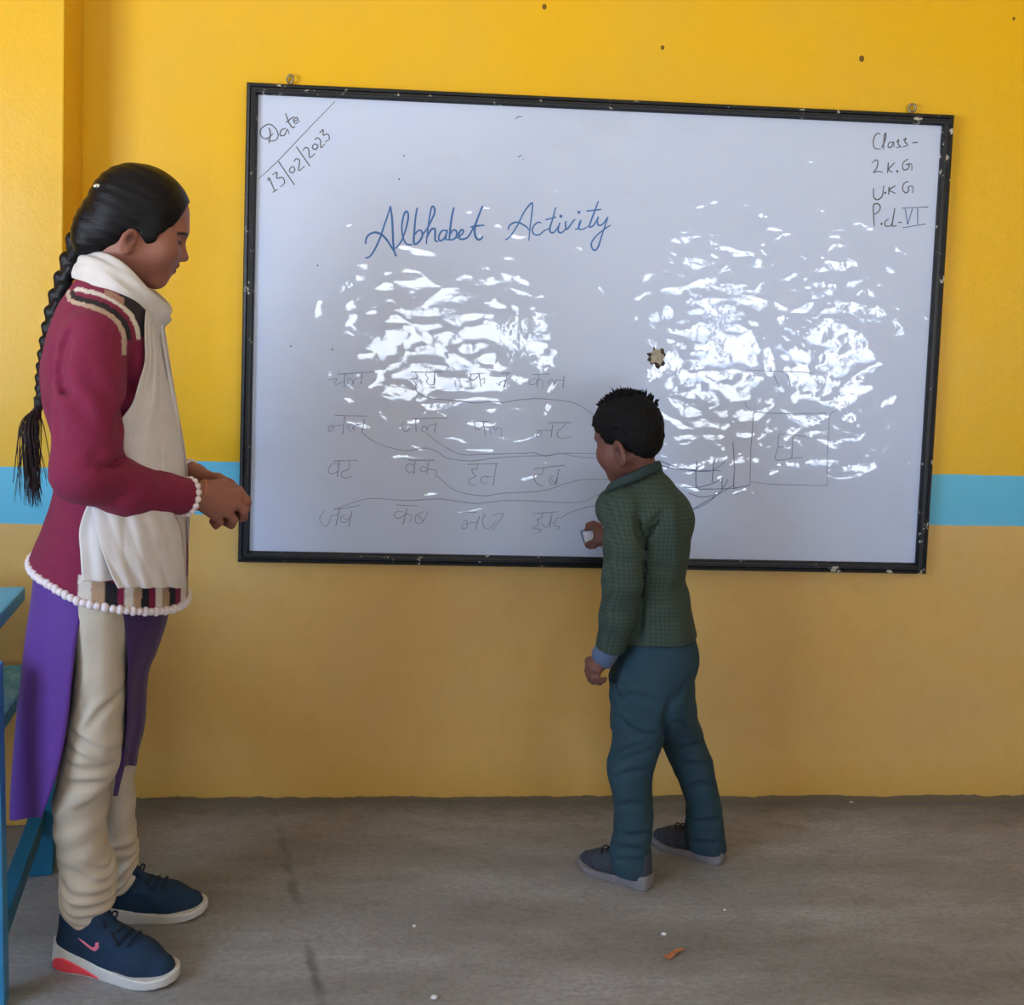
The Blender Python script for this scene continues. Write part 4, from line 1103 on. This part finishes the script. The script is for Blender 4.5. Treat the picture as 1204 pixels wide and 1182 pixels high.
# shoes
def shoe(person, owner, heel, toe, lift, mats, logo, laces, scale_w=1.0, chunky=1.0):
    """heel and toe: world points on the floor; built in shoe space (x forward, z up)"""
    a, b = person.W(heel), person.W(toe); d = b-a; ln = float(np.linalg.norm(d[:2])); yaw = math.atan2(d[1], d[0]); k = ln/.262
    F_ = Frame((a[0], a[1], .0), rotm(yaw), k); Rz = F_.R
    root = bpy.data.objects.new('shoe', None); C.objects.link(root); root.parent = owner
    out = [(.0, 0), (.006, .026), (.03, .036), (.08, .034), (.13, .040), (.18, .047), (.222, .043), (.25, .026), (.262, 0), (.25, -.026), (.222, -.041), (.18, -.043), (.13, -.036), (.08, -.032), (.03, -.034), (.006, -.025)]
    out = np.array(spline([np.array((x, y*scale_w)) for x, y in out], 3, True))
    lo_, hi_ = np.array((-.03, -.07, -.012)), np.array((.30, .07, .17))
    def mk(): return Field(lo_, hi_, .0022)
    def top(x): return np.interp(x, [0, .02, .06, .11, .16, .22, .262], np.array([.056, .052, .038, .025, .020, .019, .027])*chunky)
    def bot(x): return np.interp(x, [0, .03, .19, .262], [.005, .0, .0, .010])
    s1 = mk()
    s1.put(lambda x, y, z: np.maximum(poly_sdf(out, x+0*y, y+0*x)*1.0+0*z+np.abs(z-.02)*.05, np.maximum(z-top(x), bot(x)-z))-.001, [(0, -.05, 0), (.262, .05, .06)], .01)
    sole = s1.obj('sole', mats[1], root)
    u = mk()
    u.chain([(.040, 0, .042), (.085, 0, .048), (.130, .002, .044), (.180, .003, .030), (.226, .002, .022)], [.032, .034, .037, .036, .026], .02)
    u.cap((.036, 0, .05), (.034, 0, .092), .030, .027, .02); u.cap((.075, 0, .07), (.082, 0, .098), .030, .022, .02)
    u.cap((.115, 0, .065), (.098, 0, .098), .024, .018, .02)
    u.put(lambda x, y, z: np.maximum(poly_sdf(out*np.array((.985, .95))+np.array((.002, 0)), x+0*y, y+0*x)+0*z, top(x)-.006-z), [(0, -.06, 0), (.262, .06, .15)], .02, op='i')
    u.cap((.050, 0, .125), (.062, 0, .090), .026, .022, .006, 's')
    for s__ in (1, -1): u.ell((.062, s__*.032, .116), (.030, .020, .026), .008, 's')
    U = u.F.copy()
    upper = u.obj('upper', mats[0], root)
    for o_ in (sole, upper): o_.matrix_local = Matrix.LocRotScale(Vector((a[0], a[1], lift)), Matrix.Rotation(yaw, 3, 'Z'), Vector((k, k, k)))
    kids = []
    if logo:
        P = np.array(spline([np.array(q_) for q_ in ((.060, .078), (.075, .066), (.092, .056), (.104, .054))], 4)+[np.array((.113, .063)), np.array((.111, .074)), np.array((.104, .073)), np.array((.102, .063)), np.array((.094, .062)), np.array((.078, .070))])
        lg = mk(); lg.F = U-.0014
        ax = [lg.lo[i]+lg.h*np.arange(lg.n[i]) for i in range(3)]; X, Z_ = np.meshgrid(ax[0], ax[2], indexing='ij'); pd = poly_sdf(P, X, Z_)
        lg.F = np.maximum(np.maximum(lg.F, pd[:, None, :]), ax[1][None, :, None]+.008).astype(np.float32)
        lg.F = np.maximum(lg.F, -(U+.002)).astype(np.float32)
        kids.append((lg.obj('logo', mats[3], upper), upper)); kids[-1][0]['label'] = 'pink tick mark on the side of the shoe'
        ins = mk()
        Pi = np.array(spline([np.array(q_) for q_ in ((.008, .012), (.016, .026), (.038, .030), (.070, .020), (.105, .008), (.112, .003), (.060, .003), (.012, .004))], 4, True))
        ins.F = np.maximum(np.maximum(s1.F-.0016, poly_sdf(Pi, X, Z_)[:, None, :]), -(s1.F+.003)).astype(np.float32)
        kids.append((ins.obj('sole_cushion', mats[2], sole), sole)); kids[-1][0]['label'] = 'translucent red heel cushion'
    if laces:
        mb = MB()
        for q_ in range(4):
            x_ = .118+.017*q_; z_ = .090-.0085*q_ if chunky else .08
            z_ = float(np.interp(x_, [.11, .14, .18], [.088, .085, .077]))
            mb.tube(spline([(x_-.004, -.024, z_-.010), (x_+.002, -.010, z_+.001), (x_+.004, .010, z_+.001), (x_-.002, .024, z_-.010)], 4), .0022, 6)
        mb.tube(spline([(.112, 0, .090), (.108, -.012, .106), (.116, -.020, .100), (.114, -.004, .088)], 5), .002, 6)
        mb.tube(spline([(.112, 0, .090), (.116, .008, .112), (.122, .014, .106), (.114, .004, .088)], 5), .002, 6)
        mb.tube(spline([(.112, 0, .090), (.132, -.020, .085), (.150, -.030, .072)], 5), .002, 6)
        kids.append((mb.build('laces', mats[4], upper), upper))
    return root
M_NAVY = plain('navy_knit_shoe', srgb(13, 45, 72), .85, .15, 60, .5, 420, bdist=.003)
M_SOLE = plain('white_rubber', srgb(206, 204, 200), .5, .06, 30, .05)
M_RED = plain('red_sole_gel', srgb(232, 70, 84), .25, .12, 40, 0)
M_PINK = plain('pink_print', srgb(236, 120, 146), .5, .05)
M_LACE = plain('dark_navy_lace', srgb(14, 26, 48), .8)
shoe(WM, woman, *SHOE_N, 0, (M_NAVY, M_SOLE, M_RED, M_PINK, M_LACE), True, True)
shoe(WM, woman, *SHOE_F, 0, (M_NAVY, M_SOLE, M_RED, M_PINK, M_LACE), False, True)
# thread and bangle at the right wrist
mb = MB(); wc = wl(235, 582, -.082); dx = wl(281, 588, -.06)-wl(226, 581, -.088); dx = Vector(dx).normalized(); a_ = dx.cross(Vector((0, 0, 1))).normalized(); b_ = a_.cross(dx)
mb.tube([tuple(Vector(wc)+a_*.0225*math.cos(t_)+b_*.031*math.sin(t_)+dx*.004*math.sin(t_*1)) for t_ in np.linspace(0, 2*math.pi, 33)[:-1]], .0012, 6, closed=True)
mb.build('thread_bracelet', plain('orange_thread', srgb(208, 120, 80), .8), woman)
mb = MB(); wc = wl(226, 582, -.088)
mb.tube([tuple(Vector(wc)+a_*.026*math.cos(t_)+b_*.030*math.sin(t_)) for t_ in np.linspace(0, 2*math.pi, 33)[:-1]], .0016, 6, closed=True)
mb.build('bangle', plain('silver_bangle', srgb(220, 220, 225), .2, .05, metal=1), woman)
# ------------------------------------------------------------------ the boy
BY = Person(.62, -.34); bl = BY.L
boy = empty('person', BY.O, BY.rz, 'small boy in green checked jacket and teal trousers, back turned, wiping the board', 'person')
SHB_L = (at(766, 1045, Z=0), at(681, 1013, Z=0)); SHB_R = (at(852, 1014, Z=0), at(787, 990, Z=0))
def fit_len(a, b, ln):
    d = b-a; return (a, a+d/np.linalg.norm(d)*ln)
SHB_L, SHB_R = fit_len(*SHB_L, .19), fit_len(SHB_R[0], SHB_R[0]+(SHB_L[1]-SHB_L[0])*np.array((1, .9, 1)), .19)
ANB = []
for a_, b_ in (SHB_L, SHB_R):
    a_, b_ = BY.W(a_), BY.W(b_); d_ = (b_-a_)/np.linalg.norm(b_-a_); ANB.append((a_+d_*.045, d_))
HB = Frame(bl(736.5, 515, .0), rotm(math.radians(180-34), math.radians(20), math.radians(0)), .815)
f = Field((-.24, -.24, -.005), (.24, .34, 1.19), .003)
head_sdf(f, HB, -.022, -.042, 1.25, (-1, -.012, .8), .007)
f.fr = HB
f.ell((-.012, 0, .040), (.098, .078, .082), .01)                                  # a child's large cranium
for s in (1, -1): f.ell((.034, s*.032, -.050), (.028, .020, .028), .03)           # full cheeks
f.fr = WORLD
f.cap(HB.to((-.030, 0, -.045)), bl(752, 566, .01), .036, .040, .02)
f.ell(bl(765, 630, .0), (.060, .055, .11), .04); f.ell(bl(770, 720, .0), (.062, .055, .10), .04)
BOYARM = {}
for s in (-1, 1):
    if s < 0: sh, el, wr = bl(738, 600, -.065), bl(734, 682, -.105), bl(708, 776, -.085)
    else: sh, el, wr = bl(792, 600, .075), bl(752, 652, .175), bl(713, 634, .222)
    BOYARM[s] = (sh, el, wr)
    f.chain([sh, el], [.034, .027], .02); f.chain([el, wr], [.027, .0185], .02)
    hip = bl(756 if s < 0 else 784, 800, s*.040); kn = bl(744 if s < 0 else 808, 900, -.05 if s < 0 else .075)
    an, fd = ANB[0 if s < 0 else 1]
    f.chain([hip, kn, an+np.array([0, 0, .06])], [.040, .032, .022], .02)
    f.chain([an+np.array([0, 0, .06]), an+np.array([0, 0, .03]), an+fd*.07+np.array([0, 0, .022])], [.022, .02, .014], .01)
# left hand hanging, loosely curled
wr = BOYARM[-1][2]
hand_sdf(f, wr, [bl(692, 777, -.080), bl(693, 782, -.094), bl(698, 786, -.104), bl(704, 788, -.106)],
         [[bl(690.5, 789, -.078), bl(694, 799, -.074), bl(701, 803, -.070)], [bl(692, 794, -.094), bl(697, 801.5, -.090), bl(706, 803.5, -.084)],
          [bl(697, 797, -.106), bl(702, 802, -.102), bl(710, 801, -.094)], [bl(703, 797, -.109), bl(707, 801, -.105), bl(712, 798, -.098)]],
         [bl(704, 775, -.072), bl(698, 783, -.058), bl(699, 793, -.056), bl(704, 798, -.062)], .0062, .0150, .0085)
# right hand pinching the duster against the board
ez = bl(698, 631, .238)
wr = BOYARM[1][2]
hand_sdf(f, wr, [bl(703, 622, .230), bl(702, 626, .224), bl(702, 632, .218), bl(703, 638, .214)],
         [[bl(697, 617.5, .236), bl(692, 617.5, .240), bl(688.5, 619, .242)], [bl(697, 620, .226), bl(692, 621, .226), bl(688, 622.5, .228)],
          [bl(698, 637, .214), bl(693, 639, .216), bl(689, 640, .220)], [bl(699, 643, .212), bl(694, 643.5, .216), bl(690, 642.5, .222)]],
         [bl(709, 630, .232), bl(704, 619, .240), bl(698, 616, .246), bl(693, 616, .248)], .0060, .0145, .0085)
BBODY = f
f.obj('body', M_SKIN, boy, skin_colour(HB, SKIN_B, srgb(104, 58, 54), -.022, -.042))
# short hair with a ragged crown
hl = [(699, 500), (702, 506), (706, 511), (710, 516), (712, 523), (715, 527), (719, 524), (724, 520.5), (731, 520.5), (737, 523), (742, 528), (747, 533.5), (752, 538.5), (760, 540), (768, 538.5)]
hp = [HB.inv(BBODY.surf(BY, *q, .0))[[0, 2]] for q in hl]
hp = hp+[np.array(q_) for q_ in ((-.16, hp[-1][1]-.01), (-.16, .2), (.16, .2), (.16, hp[0][1]+.02))]
g = Field(HB.t-.14, HB.t+.15, .0024); g.fr = HB
g.ell((-.012, 0, .040), (.1055, .0855, .0885)); g.ell((-.050, 0, .002), (.066, .070, .080), .03)
g.put(lambda x, y, z: poly_sdf(hp, x, z+0*y), [(-.2, -.1, -.2), (.2, .1, .2)], 0, op='i')
g.fr = WORLD
g.displace(lambda x, y, z: .0022*vnoise(x, y, z, 95, 3)+.0012*vnoise(x, y, z, 190, 4), .02)
M_BHAIR = hair_material('black_cropped_hair', srgb(8, 7, 9), (3, 3, 3), .75)
bhair = g.obj('hair', M_BHAIR, boy)
mb = MB(); rr = random.Random(21)
def tuft(q, d, ln, r_):
    q = np.array(q); e = q+np.array(d)*ln; mb.tube([q-np.array(d)*.012, q+np.array(d)*ln*.45, e], [r_, r_*.8, r_*.15], 5)
for k in range(420):
    th = rr.uniform(0, 2*math.pi); ph = rr.uniform(.0, .72)
    p = HB.to((-.012+.105*math.sin(ph)*math.cos(th), .085*math.sin(ph)*math.sin(th), .040+.0875*math.cos(ph)))
    n_ = HB.R @ np.array((math.sin(ph)*math.cos(th)+.25, math.sin(ph)*math.sin(th)+rr.gauss(0, .25), math.cos(ph)+.2)); n_ /= np.linalg.norm(n_)
    tuft(p, n_, rr.uniform(.005, .013), .0030)
for px, py, dx, ln in ((726, 464, -.15, .026), (728, 464, .1, .020), (733, 463, -.4, .024), (738, 461, -.1, .016), (744, 461, .15, .014), (750, 461.5, .1, .014), (756, 462, .0, .014), (762, 464, .2, .011), (766, 466, .2, .011), (771, 470, .5, .008)):
    d = np.array((dx, 0, 1)); d /= np.linalg.norm(d)
    for q_ in (-.018, -.006, .006, .018):
        e_ = d+np.array((rr.gauss(0, .35), rr.gauss(0, .2), 0)); tuft(bl(px+rr.uniform(-3, 3), py+2, q_), e_/np.linalg.norm(e_), ln*rr.uniform(.6, 1.2), .0026)
mb.build('crown_tufts', M_BHAIR, bhair)

# jacket
M_CHECK = None
def check_material():
    mt, t, bs = nt('green_checked_cotton'); v = coords(t)
    sx = N(t, 'ShaderNodeSeparateXYZ'); t.links.new(v, sx.inputs[0])
    def lines(axis, per):
        u = math_(t, 'FRACT', math_(t, 'MULTIPLY', axis, 1/per))
        return math_(t, 'LESS_THAN', u, .42)
    xy = math_(t, 'ADD', sx.outputs[0], math_(t, 'MULTIPLY', sx.outputs[1], .75))
    k = math_(t, 'ADD', lines(xy, .0115), lines(sx.outputs[2], .0095))
    c = ramp(t, math_(t, 'MULTIPLY', k, .5), [(.0, srgb(63, 76, 67)), (.5, srgb(55, 68, 61)), (1.0, srgb(43, 56, 54))])
    c = mix(t, noise(t, v, 9, 4), c, mix(t, .5, c, srgb(64, 76, 60)))
    t.links.new(c, bs.inputs['Base Color']); bs.inputs['Roughness'].default_value = .85
    bs.inputs['Specular IOR Level'].default_value = .25
    bump(t, bs, noise(t, v, 300, 3), .3, .002); return mt
M_CHECK = check_material()
M_COLLAR = plain('dark_green_cotton', srgb(36, 54, 54), .85, .15, 60, .3, 300)
JT = BY.lofted([(548, 741, 776, .012, .036), (555, 735, 780, .01, .046), (563, 728, 788, .006, .062), (572, 722, 796, .004, .078), (586, 716, 809, .0, .092), (602, 714, 817, .0, .098), (616, 716, 816.5, .0, .098), (632, 719, 812.5, .0, .096), (655, 722, 810, .0, .094),
                (678, 724, 806.5, .0, .092), (695, 726, 811, .0, .094), (712, 727, 813, .0, .096), (730, 729, 817, .0, .098), (750, 730, 820.5, .0, .100), (770, 731, 822, .0, .100)], 2.3)
g = Field((-.22, -.24, .48), (.22, .32, 1.02), .003)
g.loft(JT)
sh, el, wr = BOYARM[-1]
g.chain([bl(737, 598, -.066), bl(733, 645, -.100), bl(732, 682, -.112)], [.0475, .0475, .0455], .008)
g.chain([bl(732, 682, -.105), bl(726, 725, -.100), bl(718, 762, -.090)], [.0455, .0405, .0350], .015)
g.ell(bl(712, 596, -.03), (.022, .045, .035), .03)                                 # front edge of the chest
d_ = np.array(bl(718, 762, -.09)-bl(726, 725, -.10)); d_ /= np.linalg.norm(d_); c_ = bl(717, 763, -.09)
g.put(lambda x, y, z: np.where((y < -.045) & (x < bl(741, 760, -.09)[0]), (x-c_[0])*d_[0]+(y-c_[1])*d_[1]+(z-c_[2])*d_[2], -1.), [c_-.06, c_+.06], 0, op='i')
sh, el, wr = BOYARM[1]
g.chain([bl(790, 602, .060), bl(756, 650, .160)], [.046, .042], .02); g.chain([bl(756, 650, .160), bl(724, 638, .205)], [.042, .032], .015)
hz_ = np.array([[bl(730, 768, -.1)[0], bl(730, 768, -.1)[2]], [bl(772, 761, -.1)[0], bl(772, 761, -.1)[2]], [bl(821, 752, -.02)[0], bl(821, 752, -.02)[2]]])
jz = lambda x: np.interp(x, hz_[:, 0], hz_[:, 1])
low_arm = lambda X: X < bl(733, 760, -.08)[0]
g.put(lambda x, y, z: np.where((y < -.055) & (x < bl(738, 760, -.09)[0]), -1., jz(x)-z), [(-.2, -.2, .45), (.2, .2, .62)], 0, op='i')
g.cap(HB.to((-.030, 0, -.045)), bl(752, 562, .01), .040, .036, .006, 's')
G_ = lambda pts, amp, w_: g.groove([g.surf(BY, *q) for q in pts], amp, w_)
G_([(750, 604), (751.5, 615), (754, 630), (759, 644)], .022, .010)
G_([(759, 644), (757, 670), (755, 700), (753, 730), (748, 760)], .014, .008)
G_([(785, 600), (772, 613), (763, 628), (757, 642)], .012, .010); G_([(776, 596), (764, 606), (756, 618)], -.004, .010)
G_([(786, 560), (790, 600), (793, 640), (795, 680)], -.003, .012); G_([(797, 572), (803, 610), (806, 645)], .004, .012)
G_([(757, 672), (775, 668), (800, 676)], .004, .009); G_([(760, 690), (785, 696), (806, 690)], .004, .010); G_([(765, 712), (790, 708), (810, 702)], .004, .009)
G_([(760, 735), (790, 730), (814, 724)], .003, .009); G_([(712, 655), (730, 662), (752, 655)], .003, .009); G_([(710, 690), (728, 684), (750, 690)], .003, .009)
G_([(708, 725), (722, 720), (744, 728)], .003, .008); G_([(735, 575), (750, 590), (752, 604)], .003, .010); G_([(718, 590), (726, 612), (724, 640)], .0025, .010)
for pts in ([(751, 606), (752, 618), (755, 632), (759, 645)], [(776, 612), (767, 622), (759, 638)], [(759, 645), (757, 672), (755, 702)]):
    P_ = [g.surf(BY, *q, .003) for q in pts]; g.chain(P_, [.002]+[.005]*(len(P_)-2)+[.003], .008, 's')
g.displace(lambda x, y, z: vnoise(x, y, z, 13, 7)*.0022+vnoise(x, y, z, 34, 8)*.0010, .02)
jacket = g.obj('jacket', M_CHECK, boy)
# stand-up collar, open at the throat
cpts = [(714, 580, -.045), (720, 573, -.058), (732, 567, -.062), (748, 560, -.056), (762, 553, -.038), (773, 549, -.004), (772, 549, .030), (758, 552, .052), (738, 560, .055), (720, 570, .045)]
cb = np.array(spline([bl(*q) for q in cpts], 6)); cc = cb.mean(0); G = []
for i, p in enumerate(cb):
    o_ = p-cc; o_[2] = 0; o_ /= np.linalg.norm(o_); row = []
    for k, (u_, z_) in enumerate(((.006, -.012), (.004, .000), (.001, .007), (-.001, .0115), (.000, .0130), (.003, .012), (.006, .007), (.008, .000), (.010, -.008))):
        row.append(p+o_*u_+np.array((0, 0, z_)))
    G.append(row)
sheet('collar', np.array(G), M_COLLAR, jacket, .002)
# inner sleeve showing below the jacket cuff
g = Field(bl(717, 765, -.09)-.08, bl(710, 780, -.09)+.09, .0024)
g.chain([bl(720, 752, -.092), bl(711, 770, -.088), bl(707, 779, -.086)], [.031, .029, .025], .0)
d_ = bl(700, 783, -.08)-bl(716, 756, -.09); d_ /= np.linalg.norm(d_); c_ = bl(707, 777, -.086)
g.cut(lambda X, Y, Z: (X-c_[0])*d_[0]+(Y-c_[1])*d_[1]+(Z-c_[2])*d_[2])
g.displace(lambda x, y, z: vnoise(x, y, z, 40, 2)*.0015, .02)
g.obj('shirt_cuff', plain('faded_blue_cotton', srgb(84, 98, 126), .85, .12, 40, .2, 300), boy)

# trousers
M_TEAL = plain('dark_teal_cotton', srgb(43, 67, 78), .85, .14, 14, .25, 260, spec=.25)
PL = BY.lofted([(742, 735, 816, .0, .088), (756, 730, 821.5, .0, .092), (776, 721, 823, .0, .095), (795, 717.5, 817, .0, .095), (815, 717, 816, .0, .092), (832, 718, 817, .008, .082), (846, 719, 819, .018, .068), (860, 719, 822, .03, .052)], 2.3)
TL = BY.lofted([(800, 717, 790, -.035, .062), (840, 719, 786, -.04, .06), (875, 719, 778, -.045, .058), (905, 713.5, 768, -.05, .054), (935, 719, 767, -.052, .052), (955, 720.5, 768.5, -.054, .05), (987, 719, 766, -.056, .05), (1005, 717, 766.5, -.058, .05), (1026, 721, 767, -.058, .048)], 2.2)
TR = BY.lofted([(800, 745, 816, .035, .062), (840, 762, 819.5, .04, .06), (868, 774, 828, .05, .058), (894, 785, 838, .062, .054), (917, 797, 843, .07, .052), (947, 806, 849, .082, .05), (983, 805, 853, .092, .05), (1007, 809, 855.5, .10, .047)], 2.2)
g = Field((-.2, -.2, .02), (.24, .24, .62), .003)
g.loft(TL); g.loft(TR, .003); g.loft(PL, .016)
G_ = lambda pts, amp, w_: g.groove([g.surf(BY, *q) for q in pts], amp, w_)
G_([(736, 768), (727, 788), (722, 800), (729, 822)], .006, .006); G_([(739, 770), (731, 790), (728, 808), (735, 824)], -.004, .005)     # pocket edge
G_([(728, 826), (745, 818), (775, 828)], .006, .010); G_([(790, 818), (782, 850), (779, 876)], .010, .010); G_([(815, 790), (800, 815), (786, 835)], .005, .010)
for pts in ([(716, 908), (735, 893), (768, 880)], [(715, 898), (732, 884), (760, 874)], [(717, 915), (740, 908), (766, 903)], [(720, 950), (742, 944), (768, 950)], [(719, 975), (745, 982), (766, 976)], [(719, 992), (742, 998), (766, 994)], [(718, 1008), (742, 1012), (766, 1006)],
            [(790, 890), (808, 878), (828, 872)], [(796, 905), (815, 898), (838, 900)], [(804, 930), (825, 922), (845, 930)], [(806, 960), (830, 966), (850, 958)], [(806, 985), (828, 992), (852, 984)], [(735, 850), (752, 862), (775, 862)], [(722, 840), (735, 850), (745, 870)], [(810, 860), (800, 850), (790, 850)]):
    G_(pts, .005, .009); G_([(x, y-6) for x, y in pts], -.003, .008)
g.displace(lambda x, y, z: vnoise(x, y, z, 14, 9)*.0026+vnoise(x, y, z, 36, 10)*.0012, .02)
g.obj('trousers', M_TEAL, boy)
M_CANV = plain('dark_grey_canvas', srgb(52, 56, 66), .9, .2, 60, .4, 300)
M_GSOLE = plain('grey_rubber', srgb(122, 118, 122), .7, .12, 30, .1)
M_BLACE = plain('black_lace', srgb(22, 22, 26), .8)
for sp in (SHB_L, SHB_R): shoe(BY, boy, *sp, 0, (M_CANV, M_GSOLE, None, None, M_BLACE), False, True, 1.12, .85)

# duster in the boy's hand
q_ = BY.O[:2]+BY.e1[:2]*ez[0]+BY.e2[:2]*ez[1]
dus = empty('duster', (q_[0], -.032, ez[2]), 0, 'small white duster block in the boy\'s hand, pressed to the board', 'duster')
dus.rotation_euler = (0, math.radians(-18), 0)
mb = MB(); mb.box((-.024, -.024, -.0155), (.036, -.001, .0155), None, .003); mb.build('grip', plain('white_plastic', srgb(226, 226, 230), .5), dus)
mb = MB(); mb.box((-.027, -.002, -.017), (.039, .0135, .017), None, .003); mb.build('felt_pad', plain('slate_felt', srgb(110, 122, 152), .95), dus)
